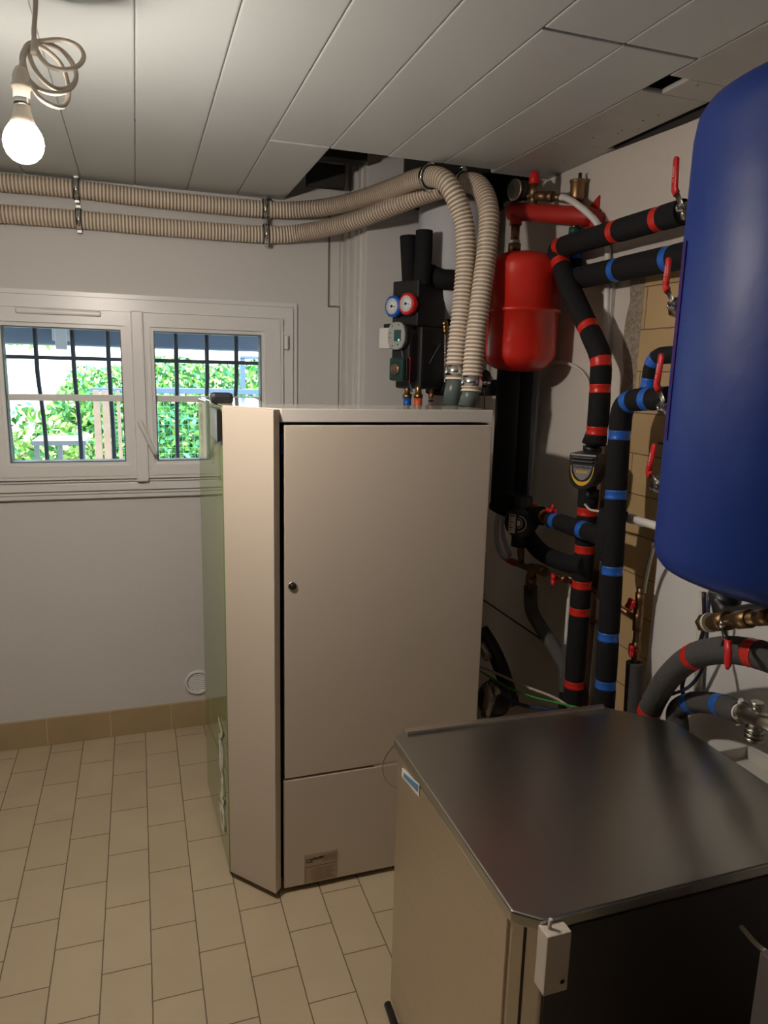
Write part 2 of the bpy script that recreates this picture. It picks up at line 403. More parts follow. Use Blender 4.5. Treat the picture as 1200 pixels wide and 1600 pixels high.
# ------------------------------------------------------------ window
win = thing('window_1', V((.0, WY, 1.0)), 'white plastic casement window with two sashes', 'window'); del win['label']; del win['category']; win['kind'] = 'structure'
mb = MB(); OX0, OX1, OZ0, OZ1 = -.62, .617, 1.055, 1.754
mb.frame((OX0, OX1, OZ0, OZ1), (OX0 + .022, OX1 - .022, OZ0 + .01, OZ1 - .022), WY - .012, WY + .01)
mb.frame((OX0 + .018, OX1 - .018, OZ0, OZ1 - .018), (OX0 + .060, OX1 - .060, OZ0 + .03, OZ1 - .062), WY - .022, WY + .03)
mb.frame((OX0 + .05, OX1 - .05, OZ0 + .01, OZ1 - .05), (OX0 + .075, OX1 - .075, OZ0 + .045, OZ1 - .08), WY - .014, WY + .07)
obj('window_frame', mb, M['pvc'], win)
mb = MB(); mb.box((-.62, WY - .012, .995), (.617, WY + .002, 1.030), .003); mb.box((-.62, WY - .028, 1.026), (.617, WY + .03, 1.058), .004); mb.box((-.62, WY - .018, 1.012), (.617, WY, 1.03), .003)
obj('window_sill', mb, M['pvc'], win)
def sash(x0, x1, gx0, gx1):
    mb = MB(); mb.frame((x0, x1, 1.072, 1.690), (gx0 - .028, gx1 + .028, 1.108, 1.655), WY - .034, WY + .04)
    mb.frame((x0 + .012, x1 - .012, 1.084, 1.678), (gx0 - .012, gx1 + .012, 1.124, 1.640), WY - .038, WY + .03)
    mb.frame((gx0 - .032, gx1 + .032, 1.105, 1.658), (gx0, gx1, 1.136, 1.626), WY - .028, WY + .03)
    s = obj('sash', mb, M['pvc'], win)
    obj('gasket', MB().frame((gx0 - .003, gx1 + .003, 1.133, 1.629), (gx0 + .004, gx1 - .004, 1.140, 1.622), WY - .020, WY + .035), M['gasket'], s)
    obj('glass', MB().box((gx0, WY + .012, 1.136), (gx1, WY + .016, 1.626)), M['glass'], s)
    obj('glazing_bar', MB().box((gx0, WY + .002, 1.362), (gx1, WY + .011, 1.386), .002), M['pvc'], s)
    return s
M['seal'] = mat('grey_seal_and_shade', (.30, .28, .26), .7)
def seal(x0, x1, z0, z1, y, par, e=.0016):
    obj('seal', MB().frame((x0 - e, x1 + e, z0 - e, z1 + e), (x0, x1, z0, z1), y, y + .01), M['seal'], par)
seal(-.557, -.006, 1.070, 1.692, WY - .0165, win); seal(.028, .559, 1.070, 1.692, WY - .0165, win)
seal(OX0 + .0175, OX1 - .0175, OZ0 + .002, OZ1 - .0175, WY - .0135, win)  # grey outline painting the shade along the architrave edge
mb = MB(); mb.box((-.62, WY - .030, 1.0575), (.617, WY - .02, 1.0600)); mb.box((-.62, WY - .0145, .9935), (.617, WY, .9955)); mb.box((-.62, WY - .0195, 1.0235), (.617, WY, 1.0260)); obj('sill_crevice_shade', mb, M['seal'], win)  # thin grey boxes painting the shade in the sill crevices
s1 = sash(-.555, -.008, -.447, -.048); s2 = sash(.030, .557, .067, .472)
obj('mullion', MB().box((-.012, WY - .050, 1.060), (.032, WY + .03, 1.695), .006), M['pvc'], win)
a = at(24, 484, y=WY - .04); b = at(158, 491, y=WY - .04); zc = (a.z + b.z) / 2
mb = MB(); mb.box((a.x, WY - .052, zc - .010), (b.x, WY - .033, zc + .010), .007); obj('trickle_vent', mb, M['pvc'], win)
mb = MB(); mb.box((.560, WY - .046, 1.575), (.575, WY - .01, 1.63), .004); obj('hinge', mb, M['pvc'], win)
mb = MB(); hp = at(219, 660, y=WY - .06); mb.lathe(hp + V((0, .035, 0)), (0, -1, 0), [(.0001, 0), (.015, 0), (.015, .02), (.010, .026), (.010, .04), (.0001, .042)], 16)
mb.tube(smooth([hp + V((0, -.008, .0)), hp + V((.012, -.012, -.03)), hp + V((.045, -.012, -.105)), hp + V((.052, -.010, -.118))], 5), [.010] * 4 + [.009] * 8 + [.0075] * 4, 10)
obj('window_handle', mb, M['white_pl'], win)

# ------------------------------------------------------------ boiler
BY = 1.825
boil = thing('pellet_boiler', V((.58, 2.15, 0)), 'tall white pellet boiler with green glass front, standing in front of window wall', 'boiler')
mb = MB(); mb.prism([(.356, 1.846, .035), (.935, 1.846, .035), (.935, 2.46, .035), (.255, 2.46, .035), (.255, 1.985, .035)], (0, 0, 1.325)); mb.box((.30, 1.90, 0), (.88, 2.40, .04)); obj('casing', mb, M['blackp'], boil)
obj('back_casing', MB().box((.262, 2.455, .05), (.938, 2.472, 1.362), .003), M['white_metal'], boil)
obj('right_casing', MB().box((.930, 1.846, .05), (.941, 2.454, 1.362), .003), M['white_metal'], boil)
lid = obj('lid', MB().prism([(.345, BY, 1.366), (.943, BY, 1.366), (.943, 2.06, 1.366), (.352, 2.06, 1.366), (.375, 2.475, 1.366), (.200, 2.475, 1.366), (.216, 1.975, 1.366)], (0, 0, .034), .002), M['white_gloss'], boil)
# upper door and lower panel joined right of the slit
mb = MB(); mb.box((.352, BY, .367), (.943, BY + .018, 1.358), .003)
door = obj('service_door', mb, M['white_metal'], boil)
mb = MB(); mb.box((.349, BY, .018), (.943, BY + .018, .361), .003); mb.box((.615, BY + .001, .355), (.942, BY + .016, .372))
low = obj('lower_panel', mb, M['white_metal'], boil)
mb = MB(); c = V((.722, BY, .355)); pa = [c + V((math.cos(t) * .08, -.0002, math.sin(t) * .08)) for t in [math.pi * (.5 + k / 24) for k in range(25)]]
mb.tube(pa, .0007, 6); obj('knockout_disc', mb, M['ink2'], low)
lp = at(457, 916, y=BY)
mb = MB(); mb.lathe(lp + V((0, .006, 0)), (0, -1, 0), [(.0001, 0), (.0125, 0), (.0125, .007), (.010, .010), (.0095, .008), (.0001, .008)], 24); lk = obj('door_lock', mb, M['chrome'], door)
mb = MB(); mb.lathe(lp, (0, -1, 0), [(.0001, 0), (.008, 0), (.008, .0035), (.0001, .0035)], 20); obj('lock_core', mb, M['ink'], lk)
mb = MB(); mb.box((.3445, BY + .004, 1.285), (.3505, BY + .02, 1.335)); obj('hinge_tag', mb, mat('navy_plastic', (.01, .01, .12), .5), boil, label='dark blue hinge tag')
# rating plate
p0 = at(475, 1383, y=BY); p1 = at(527, 1327, y=BY)
mb = MB(); mb.box((p0.x, BY - .0012, p0.z + .003), (p1.x, BY + .001, p1.z)); pl = obj('rating_plate', mb, M['plate'], low)
W_, Hh = p1.x - p0.x, p1.z - p0.z
mb = MB()
for r in range(7):
    z = p0.z + .010 + r * .0062; mb.box((p0.x + .008 + (.012 if r % 2 else .02), BY - .0016, z), (p1.x - .006 - .006 * (r % 3), BY - .001, z + .0022))
mb.box((p0.x + .005, BY - .0015, p0.z + .056), (p1.x - .004, BY - .001, p0.z + .059)); mb.box((p0.x + .004, BY - .0015, p0.z + .006), (p0.x + .0055, BY - .001, p0.z + .058))
for r in range(4): mb.box((p0.x + .052, BY - .0016, p0.z + .068 + r * .0058), (p1.x - .005, BY - .001, p0.z + .0695 + r * .0058))
obj('plate_lines', mb, M['ink2'], pl)
text('plate_mark', 'CE', M['ink'], pl, (p0.x + .015, BY - .0018, p1.z - .020), (1, 0, 0), (0, 0, 1), .018)
text('plate_brand', 'ÖkoFEN', M['ink'], pl, (p0.x + .041, BY - .0018, p1.z - .015), (1, 0, 0), (0, 0, 1), .0095, .0003, .3)
# chamfered fascia beside the glass
fa = [at(360, 1362, z=.022), at(431, 1397, z=.022), V((.3405, BY + .002, .022)), V((.3405, BY + .06, .022)), V((.26, 1.99, .022))]
fa = [V((p.x, p.y, .022)) for p in fa]
obj('front_fascia', MB().prism(fa, (0, 0, 1.376), .002), M['white_metal'], boil)
g0 = V((fa[0].x - .001, fa[0].y + .004, 0)); g1 = V((.188, 2.43, 0)); gd = (g1 - g0).normalized(); gn = V((-gd.y, gd.x, 0))
if gn.x > 0: gn = -gn
gl = obj('glass_front', MB().obox(g0, (gd, gn, V((0, 0, 1))), (0, -.006, .022), ((g1 - g0).length, .001, 1.398), .0008), M['green_glass'], boil)
obj('fascia_backing', MB().obox(g0, (gd, gn, V((0, 0, 1))), (.03, -.035, .03), ((g1 - g0).length, -.008, 1.36)), M['white_metal'], boil)
# display on the glass
def gp(px, py):
    d = ray(px, py); o = g0 + gn * .004; t = (o - CAM).dot(gn) / d.dot(gn); return CAM + d * t
q0 = gp(345, 690); q1 = gp(331, 640); ya = (q0 - g0).dot(gd); yb = (q1 - g0).dot(gd)
za, zb = q0.z, q1.z
dsp = obj('display', MB().obox(g0, (gd, gn, V((0, 0, 1))), (ya, .003, za), (ya + .13, .013, zb + .01), .002), M['blackp'], boil)
obj('touch_screen', MB().obox(g0, (gd, gn, V((0, 0, 1))), (ya + .008, .0125, za + .008), (ya + .122, .0138, zb), .0005), mat('screen', (.35, .42, .42), .05), dsp)
tm = (gp(351, 1290) + gp(351, 1130)) / 2
text('glass_lettering', 'ÖkoFEN', M['whiteprint'], boil, g0 + gd * .10 + gn * .0048 + V((0, 0, .26)), (0, 0, 1), gd, .10, .0025, .25, label='white lettering')
kp = at(345, 628, y=2.08)
obj('lid_knob', MB().box((kp.x - .030, 2.06, 1.398), (kp.x + .034, 2.10, 1.430), .012), M['blackp'], boil)

# ------------------------------------------------------------ steel unit
unit = thing('steel_cabinet', V((.85, 1.1, 0)), 'low brushed steel cabinet with chamfered corners in the right foreground', 'cabinet')
UZ = .70
lp_ = [(.508, .838), (.545, .807), (1.145, .807), (1.18, .842), (1.18, 1.27), (1.060, 1.388), (.540, 1.405), (.512, 1.385)]
mb = MB(); mb.prism([(x, y, UZ - .022) for x, y in lp_], (0, 0, .022), .0035); ul = obj('lid', mb, M['steel_lid'], unit)
mb = MB(); mb.prism([(.545, 1.388, UZ), (1.055, 1.373, UZ), (1.06, 1.388, UZ), (.542, 1.405, UZ)], (0, 0, .007), .001); obj('rear_lip', mb, M['steel'], ul)
bp_ = [(.518, .850), (.553, .817), (1.14, .817), (1.17, .848), (1.17, 1.262), (1.054, 1.378), (.545, 1.393), (.520, 1.378)]
obj('body', MB().prism([(x, y, .03) for x, y in bp_], (0, 0, UZ - .022 - .03), .002), M['steel'], unit)
mb = MB(); mb.box((.5135, .858, .04), (.519, 1.362, UZ - .03), .002); obj('side_panel', mb, M['steel'], unit)
mb = MB(); mb.box((.560, .812, .04), (1.13, .818, UZ - .03), .002); obj('front_panel', mb, mat('shaded_steel', (.05, .045, .045), .45), unit)  # same steel as the body, its unlit look painted as dark colour
mb = MB(); mb.obox(V((.518, .850, 0)), (V((.727, -.686, 0)), V((-.686, -.727, 0)), V((0, 0, 1))), (.019, 0, .035), (.0235, .0012, UZ - .024)); obj('seam', mb, M['ink'], unit)
mb = MB(); mb.prism([(x, y, 0) for x, y in [(.535, .87), (1.12, .84), (1.12, 1.24), (1.04, 1.34), (.54, 1.36)]], (0, 0, .031)); obj('plinth', mb, M['blackp'], unit)
mb = MB(); mb.tube([V((.512, 1.375, .012)), V((.508, 1.30, .012)), V((.509, 1.15, .010)), V((.510, 1.0, .010))], .009, 8); obj('rubber_edge', mb, M['blackp'], unit)
a = at(629, 1200, x=.513); b = at(655, 1245, x=.513)
mb = MB(); mb.prism([V((.5130, a.y, a.z)), V((.5130, b.y, at(657, 1228, x=.513).z)), V((.5130, b.y, b.z)), V((.5130, a.y, a.z - .02))], (-.0012, 0, 0)); st = obj('sticker', mb, M['whiteprint'], unit)
mb = MB(); c0 = V((.5118, (a.y + b.y) / 2, (a.z + b.z) / 2)); mb.prism([V((.5117, a.y - .012, a.z - .004)), V((.5117, b.y + .004, at(657, 1228, x=.513).z - .003)), V((.5117, b.y + .004, b.z + .008)), V((.5117, a.y - .012, a.z - .014))], (-.0006, 0, 0)); obj('sticker_print', mb, M['sticker'], st)
# sensor box
sb = thing('sensor_box', at(868, 1550, y=.80), 'small off-white sensor box screwed to front corner of steel cabinet', 'sensor')
a = at(848, 1553, y=.785); b = at(893, 1445, y=.785)
x0, x1, z0, z1 = a.x, b.x + .001, a.z - .004, b.z - .010
obj('box_body', MB().box((x0, .783, z0), (x1, .8115, z1), .003), M['offwhite'], sb)
mb = MB(); mb.lathe((x0 + .011, .784, z0 + .016), (0, -1, 0), [(.0001, 0), (.0042, 0), (.0042, .001), (.0001, .0016)], 14); obj('screw', mb, M['white_pl'], sb)
mb = MB(); mb.lathe((x1 - .010, .784, z0 + .018), (0, -1, 0), [(.0001, 0), (.0042, 0), (.0042, .001), (.0001, .0010)], 14); obj('dial', mb, M['ink'], sb)
obj('antenna', MB().cyl((x0 + .012, .798, z1 - .002), (x0 + .0125, .798, z1 + .016), .003), M['offwhite'], sb)
obj('gland', MB().cyl((x0 + .022, .798, z0 - .004), (x0 + .022, .798, z0 + .002), .006), M['offwhite'], sb)
cb = [at(1158, 1448, y=.80), at(1170, 1462, y=.78), at(1185, 1478, y=.76), at(1215, 1502, y=.73), at(1240, 1530, y=.72)]
mb = MB(); mb.tube(smooth(cb, 5), .0042, 10); obj('power_cord', mb, M['offwhite'], None, 'short off-white cable leaving dark front of steel cabinet at right edge', 'cable')
p = at(1188, 1600, y=.62)
obj('grey_panel', MB().box((p.x + .004, .60, 0), (p.x + .30, .64, at(1196, 1506, y=.62).z), .003), mat('grey_board', (.12, .10, .095), .6), None, 'grey upright board at bottom right in front of steel cabinet', 'board')

# ------------------------------------------------------------ blue tank
tank = thing('hot_water_tank', V((1.05, .846, 1.10)), 'large hot water tank in blue vinyl jacket hanging on the right wall', 'tank')
TR = .26; tc = V((1.05, .846, 0)); zb, zt = 1.186, 1.915
prof = [(.0001, zb - .004), (.12, zb - .003), (.235, zb - .002), (.248, zb + .003), (.2565, zb + .014), (TR, zb + .036), (TR + .001, 1.5), (TR, zt - .05), (.256, zt - .02), (.246, zt - .004), (.235, zt + .003), (.20, zt + .006), (.10, zt + .008), (.0001, zt + .009)]
mb = MB(); mb.lathe(tc, (0, 0, 1), prof, 64); obj('jacket', mb, M['blue_jacket'], tank)
mb = MB(); mb.lathe(tc, (0, 0, 1), [(.0001, zb - .030), (.11, zb - .028), (.13, zb - .018), (.13, zb)], 48); obj('base', mb, M['blackp'], tank)
def tp(px, off=.0): # point on the tank side for a photo column
    d = ray(px, 600); d = V((d.x, d.y)).normalized(); c = V((tc.x, tc.y)); b = d.dot(c); h2 = c.length_squared - b * b; s = b - math.sqrt(max((TR + off) ** 2 - h2, 0)); return d * s
# vertical closing strip of the jacket, a dark violet tape
mb = MB(); rs = []
for k in range(7):
    an = math.atan2(tp(1051).y - tc.y, tp(1051).x - tc.x) - .01 + .012 * k - .03
    rs.append([V((tc.x + math.cos(an) * rr, tc.y + math.sin(an) * rr, z)) for rr, z in ((TR + .0005, 1.40), (TR + .0025, 1.40), (TR + .0025, 1.71), (TR + .0005, 1.71))])
mb.rings(rs, smooth=False); obj('closing_strip', mb, mat('violet_tape', (.03, .012, .14), .3), tank)
for y_ in (1.02, .70):
    mb = MB(); mb.tube([V((1.24, y_, 1.7)), V((WX + .005, y_, 1.7))], .02, 10); obj('wall_bracket', mb, M['blackp'], tank)

# ------------------------------------------------------------ insulated pipes
def pipe(name, label, pts, r, tapes, tm, foam='black', round_=.05, step=.004, cat='pipe', group=None, dent=.10, n=18, raw=False, ends=None):
    path = resample(pts if raw else corner(pts, round_, 8), step)
    idx = []
    for (px, py) in tapes:
        idx.append(min(range(len(path)), key=lambda i: (proj(path[i]) - V((px, py))).length))
    rr = [r * (1 - sum(dent * math.exp(-((i - j) * step / .012) ** 2) for j in idx)) for i in range(len(path))]
    mb = MB(); mb.tube(path, rr, n)
    if ends:
        pass
    o = obj(name, mb, M[foam], None, label, cat, group)
    for j in idx:
        k = max(1, round(.0115 / step)); a, b = max(0, j - k), min(len(path) - 1, j + k)
        if b - a < 1: continue
        t = MB(); t.tube(path[a:b + 1], [x + .0012 for x in rr[a:b + 1]], n)
        obj('tape', t, M[tm], o, label='red tape band' if tm == 'red_tape' else 'blue tape band')
    return o, path

XR, XB = 1.225, 1.19
P = lambda px, py, x=XR: at(px, py, x=x)
# red marked flow pipe
pipe('insulated_pipe', 'black insulated pipe with red tape from upper wall valve, bending down to small pump', [P(1068, 331), P(868, 389), P(886, 440), P(940, 558), P(936, 640), P(931, 692)], .030,
     [(1031, 340), (963, 361), (877, 382), (874, 414), (919, 514), (939, 566), (936, 607), (931, 672)], 'red_tape', round_=.035)
pipe('insulated_pipe', 'black insulated pipe with red tape running down from small pump behind cabinet', [P(920, 765, 1.235), P(915, 840, 1.235), P(905, 960, 1.235), P(896, 1085, 1.235), P(888, 1180, 1.235)], .030,
     [(916, 798), (913, 857), (908, 912), (905, 953), (899, 1067)], 'red_tape', round_=.02)
# blue marked
pipe('insulated_pipe', 'black insulated pipe with blue tape running level below the red-taped one', [P(896, 436, 1.26), P(1085, 396, 1.26)], .032,
     [(903, 436), (966, 424), (1048, 405)], 'blue_tape')
pipe('insulated_pipe', 'short upright insulated pipe with blue tape hanging under red manifold', [P(899, 372, 1.285), P(898, 432, 1.285)], .022, [(898, 399)], 'blue_tape', dent=.06)
pipe('insulated_pipe', 'tall upright black insulated pipe with blue tape, elbow beside tank, standing left of tan tiles', [P(1046, 622, XB), P(972, 626, XB), P(966, 700, XB), P(960, 820, XB), P(955, 920, XB), P(948, 1040, XB), P(940, 1160, XB)], .0285,
     [(1014, 624), (984, 625), (970, 679), (964, 773), (956, 889), (952, 993), (948, 1068)], 'blue_tape', round_=.05)
pipe('insulated_pipe', 'slim black insulated pipe with blue tape curving from behind tank onto elbow', [P(1075, 553, XB + .02), P(1022, 556, XB + .02), P(1013, 608, XB + .02)], .021, [(1020, 562), (1013, 598)], 'blue_tape', round_=.05, dent=.05)
pipe('insulated_pipe', 'black insulated branch pipe with two blue tapes crossing in front of red-taped pipe', [P(862, 812, 1.20), P(950, 841, 1.195)], .027, [(871, 814), (914, 829)], 'blue_tape')
mb = MB(); pa = P(955, 795, XB); pb = P(950, 875, XB); mb.tube(resample([pa, pb], .01), [.030 + .007 * math.sin(math.pi * min(1, k * .01 / (pa - pb).length)) for k in range(len(resample([pa, pb], .01)))], 18)
obj('tee_wrap', mb, M['black'], None, 'bulging black foam wrap around the tee of the upright blue-taped pipe', 'wrap')
pipe('insulated_pipe', 'plain black insulated pipe curving from large pump down to red-taped pipe', smooth([P(822, 835, 1.2), P(845, 862, 1.22), P(880, 878, 1.22), P(915, 885, 1.225)], 6), .028, [], 'blue_tape', raw=True)
# big twin black uprights below red vessel
pipe('insulated_pipe', 'thick black upright insulated pipe below red vessel, left one of the pair', [P(796, 560, 1.15), P(784, 782, 1.15)], .038, [], 'red_tape')
pipe('insulated_pipe', 'thick black upright insulated pipe below red vessel, right one of the pair', [P(818, 560, 1.235), P(806, 785, 1.23)], .036, [], 'red_tape')
pipe('insulated_pipe', 'fat black insulated elbow at the foot of the paired upright pipes', smooth([P(776, 778, 1.13), P(790, 786, 1.15), P(812, 792, 1.17)], 6), .044, [], 'red_tape', raw=True)
pipe('insulated_pipe', 'black insulated pipe running level behind the hose ends to the paired uprights', [at(672, 606, y=2.5), at(745, 606, y=2.35), P(790, 606, 1.17)], .028, [], 'red_tape')
# slim blue-grey drain tube beside the pair
mb = MB(); mb.tube([P(838, 575, 1.31), P(822, 782, 1.31)], .010, 12); obj('drain_tube', mb, mat('pale_blue_tube', (.35, .42, .52), .3), None, 'slim pale blue tube on wall right of the thick black pipes', 'tube')
# grey lower pipes
pipe('insulated_pipe', 'grey foam insulated pipe bending down to the right under brass tee', [P(829, 915, 1.23), P(829, 955, 1.23), P(884, 1040, 1.24), P(884, 1080, 1.24)], .0225, [], 'red_tape', foam='grey_foam', round_=.04)
pipe('insulated_pipe', 'short dark grey pipe sleeve around two white conduits', [P(890, 1006, 1.262), P(887, 1062, 1.262)], .024, [], 'red_tape', foam='grey_foam')
pipe('insulated_pipe', 'black upright pipe behind the foot of the red-taped pipe', [P(887, 1058, 1.285), P(878, 1190, 1.285)], .024, [], 'red_tape')
mb = MB(); mb.tube(smooth([P(893, 895, 1.25), P(888, 950, 1.25), P(884, 1010, 1.25)], 4), .0065, 10); obj('conduit', mb, M['white_pl'], None, 'white plastic conduit entering grey sleeve, left one of two', 'conduit')
mb = MB(); mb.tube(smooth([P(901, 900, 1.26), P(898, 950, 1.26), P(893, 1010, 1.26)], 4), .0085, 10); obj('conduit', mb, M['white_pl'], None, 'white plastic conduit entering grey sleeve, right one of two', 'conduit')
pipe('insulated_pipe', 'dark grey insulated upright pipe under small brass valves, left of red-taped hose', [P(992, 1035, 1.27), P(985, 1160, 1.27)], .023, [], 'red_tape', foam='grey_foam')
pipe('insulated_pipe', 'large grey foam hose with red tape arching over the back of the steel cabinet', smooth([at(1004, 1150, x=1.215), at(1016, 1108, x=1.20), at(1042, 1062, x=1.18), at(1080, 1028, x=1.15), at(1125, 1016, x=1.13), at(1175, 1020, x=1.12), at(1230, 1038, x=1.12)], 8), .0285,
     [(1015, 1110), (1086, 1026), (1180, 1020)], 'red_tape', foam='grey_foam', raw=True, dent=.04, n=24)
pipe('insulated_pipe', 'grey foam hose with blue tape lying low beneath the arched hose', smooth([at(1060, 1150, x=1.235), at(1058, 1112, x=1.24), at(1082, 1098, x=1.235), at(1120, 1100, x=1.22), at(1158, 1114, x=1.20)], 8), .025,
     [(1080, 1097), (1127, 1101)], 'blue_tape', foam='grey_foam', raw=True, dent=.04, n=24)

# ------------------------------------------------------------ ball valves
def valve(x, nut, pts, label, r=.011, body=.02, grp=None):
    """pts photo points: metal start, bend, grip end"""
    n = at(*nut, x=x); t = thing('ball_valve', n, label, 'valve')
    mb = MB(); mb.cyl(n + V((.055, -.05, 0)), n + V((.055, .03, 0)), body, n=20); mb.cyl(n + V((.055, .02, 0)), n + V((.055, .045, 0)), body * 1.25, n=6); mb.cyl(n + V((.0, 0, 0)), n + V((.05, 0, 0)), body * .5, n=16)
    obj('valve_body', mb, M['nickel'], t)
    mb = MB(); mb.lathe(n + V((.008, 0, 0)), (-1, 0, 0), [(.006, 0), (r, 0), (r, .008), (.005, .010), (.005, .004)], 6); obj('nut', mb, M['chrome'], t)
    A, B, C = [at(*q, x=x - .004) for q in pts]
    def strip(pl, wdt, th, rounded=False):
        rs = []
        for i, p in enumerate(pl):
            d = (pl[min(i + 1, len(pl) - 1)] - pl[max(i - 1, 0)]); d.x = 0; d.normalize(); s = V((0, -d.z, d.y)); wi = wdt[i]
            rs.append([p + s * wi * math.cos(a) + V((1, 0, 0)) * th * math.sin(a) for a in [math.pi * 2 * k / 12 for k in range(12)]])
        return MB().rings(rs)
    B2 = B.lerp(A, .30)
    obj('lever', strip([n + V((-.003, 0, 0)), A, B2], [.007, .0075, .0075], .0022), M['nickel'], t, label='bare metal lever arm')
    L = [B2.lerp(A, .05), B, B.lerp(C, .05), B.lerp(C, .5), B.lerp(C, .93), C]
    g = obj('grip', strip(L, [.0095, .0098, .0098, .0095, .0085, .0035], .0050), M['red_grip'], t, label='red plastic lever grip')
    mid = B.lerp(C, .45); u = (C - B).normalized()
    text('grip_lettering', '11 Cclom', M['whiteprint'], t, mid + V((-.0056, 0, 0)), u, V((0, -u.z, u.y)) if u.z < 0 else V((0, u.z, 0)), .0085)
    return t
valve(1.175, (1060, 324), [(1064, 318), (1054, 296), (1057, 245)], 'ball valve with red lever at the top, beside blue tank near red-taped pipe')
valve(1.185, (1046, 477), [(1050, 468), (1040, 448), (1045, 402)], 'ball valve with red lever just below the level blue-taped pipe')
valve(1.150, (1030, 636), [(1036, 626), (1026, 602), (1034, 552)], 'ball valve with red lever at end of blue-taped elbow')
valve(1.20, (1019, 762), [(1024, 752), (1013, 738), (1023, 693)], 'lowest ball valve with red lever left of blue tank, on tan tiles')
mb = MB(); mb.tube([P(1029, 692, 1.215), P(1055, 696, 1.215)], .004, 8); mb.box((1.25, P(1046, 720, 1.25).y - .03, P(1046, 760, 1.25).z), (WX - .008, P(1046, 720, 1.25).y + .012, P(1046, 700, 1.25).z), .006)
obj('valve_bracket', mb, M['blackp'], None, 'black bracket behind lowest red lever valve beside tank', 'bracket')
# valve under tank with hanging lever
nb = at(1137, 988, x=1.06)
t = thing('ball_valve', nb, 'brass valve assembly with red lever hanging down beneath blue tank', 'valve')
mb = MB(); a = at(1108, 973, x=1.06); b = at(1220, 962, x=1.02); mb.tube([a, b], .013, 16); mb.cyl(a.lerp(b, .12), a.lerp(b, .3), .018, n=20); mb.cyl(a.lerp(b, .42), a.lerp(b, .62), .017, n=8); mb.cyl(a.lerp(b, .72), a.lerp(b, .9), .015, n=20)
obj('valve_body', mb, M['bronze'], t)
mb = MB(); d = (a - b).normalized(); mb.cyl(a, a + d * .022, .018, n=6); obj('hex_cap', mb, M['bronze'], t)
mb = MB(); mb.cyl(a + d * -.006, a + d * .001, .0195, n=24); obj('washer', mb, M['offwhite'], t)
mb = MB(); mb.lathe(at(1130, 975, x=1.04), (-1, 0, 0), [(.004, 0), (.009, 0), (.009, .008), (.0001, .009)], 6); obj('nut', mb, M['chrome'], t)
L = [at(1130, 980, x=1.04), at(1132, 992, x=1.035), at(1138, 1002, x=1.03)]
mb = MB(); mb.tube(L, .0045, 8); obj('lever', mb, M['blackp'], t)
L = [at(1137, 999, x=1.03), at(1138, 1020, x=1.028), at(1137, 1038, x=1.026), at(1136, 1046, x=1.026)]
mb = MB(); fr = frames(L); mb.rings([[p + V((0, 1, 0)) * .0085 * k * math.cos(q) + V((1, 0, 0)) * .005 * k * math.sin(q) for q in [math.pi * j / 6 for j in range(12)]] for (p, _, _), k in zip(fr, (1, 1, .95, .4))]); obj('grip', mb, M['red_grip'], t, label='red plastic lever grip')
mb = MB(); mb.cyl(at(1134, 925, x=1.14), at(1134, 962, x=1.14), .034, .024, n=20); mb.tube(smooth([at(1120, 935, x=1.12), at(1140, 958, x=1.12), at(1180, 955, x=1.10), at(1230, 952, x=1.1)], 5), .016, 12)
obj('tank_fitting', mb, M['blackp'], None, 'black pipe fitting directly below blue tank above brass assembly', 'fitting')
mb = MB(); mb.tube([at(1098, 925, x=1.30), at(1090, 1090, x=1.30)], .010, 12); obj('conduit', mb, M['wallr'], None, 'pale grey wall conduit below left side of blue tank', 'conduit')
mb = MB(); mb.tube(smooth([at(1108, 930, x=1.24), at(1104, 1000, x=1.24), at(1100, 1040, x=1.22), at(1078, 1072, x=1.2), at(1050, 1085, x=1.22)], 6), .004, 8); obj('cable', mb, M['blue_wire'], None, 'dark blue cable looping below tank between grey hoses', 'cable')
mb = MB(); mb.tube(smooth([at(1100, 925, x=1.25), at(1098, 990, x=1.25), at(1068, 1062, x=1.25), at(1068, 1090, x=1.26), at(1074, 1140, x=1.26)], 6), .005, 8); obj('cable', mb, M['blackp'], None, 'black cable hanging behind grey hoses below tank', 'cable')
# brass outlet of blue-taped hose
ha = at(1152, 1112, x=1.20); hb = at(1232, 1142, x=1.12); d = (hb - ha).normalized()
t = thing('hose_outlet', ha, 'silver brass fitting with white clip at end of blue-taped grey hose', 'fitting')
mb = MB(); mb.cyl(ha, ha + d * .03, .019, n=24); mb.cyl(ha + d * .004 + V((0, 0, .016)), ha + d * .012 + V((0, 0, .030)), .005, n=10); mb.cyl(ha + d * .008 - V((0, 0, .016)), ha + d * .014 - V((0, 0, .030)), .005, n=10); obj('hose_clip', mb, M['white_pl'], t)
mb = MB(); mb.cyl(ha + d * .025, hb, .017, n=20); mb.cyl(ha + d * .03, ha + d * .036, .022, n=24); mb.cyl(ha + d * .085, ha + d * .085 + V((0, 0, .03)), .009, n=16); mb.cyl(ha + d * .085 + V((0, 0, .028)), ha + d * .085 + V((0, 0, .036)), .013, n=8)
q = ha + d * .09
for k in range(3): mb.cyl(q - V((0, 0, .02 + .010 * k)), q - V((0, 0, .026 + .010 * k)), .019, n=24)
mb.cyl(q, q - V((0, 0, .05)), .014, n=20); obj('brass_body', mb, M['nickel'], t)
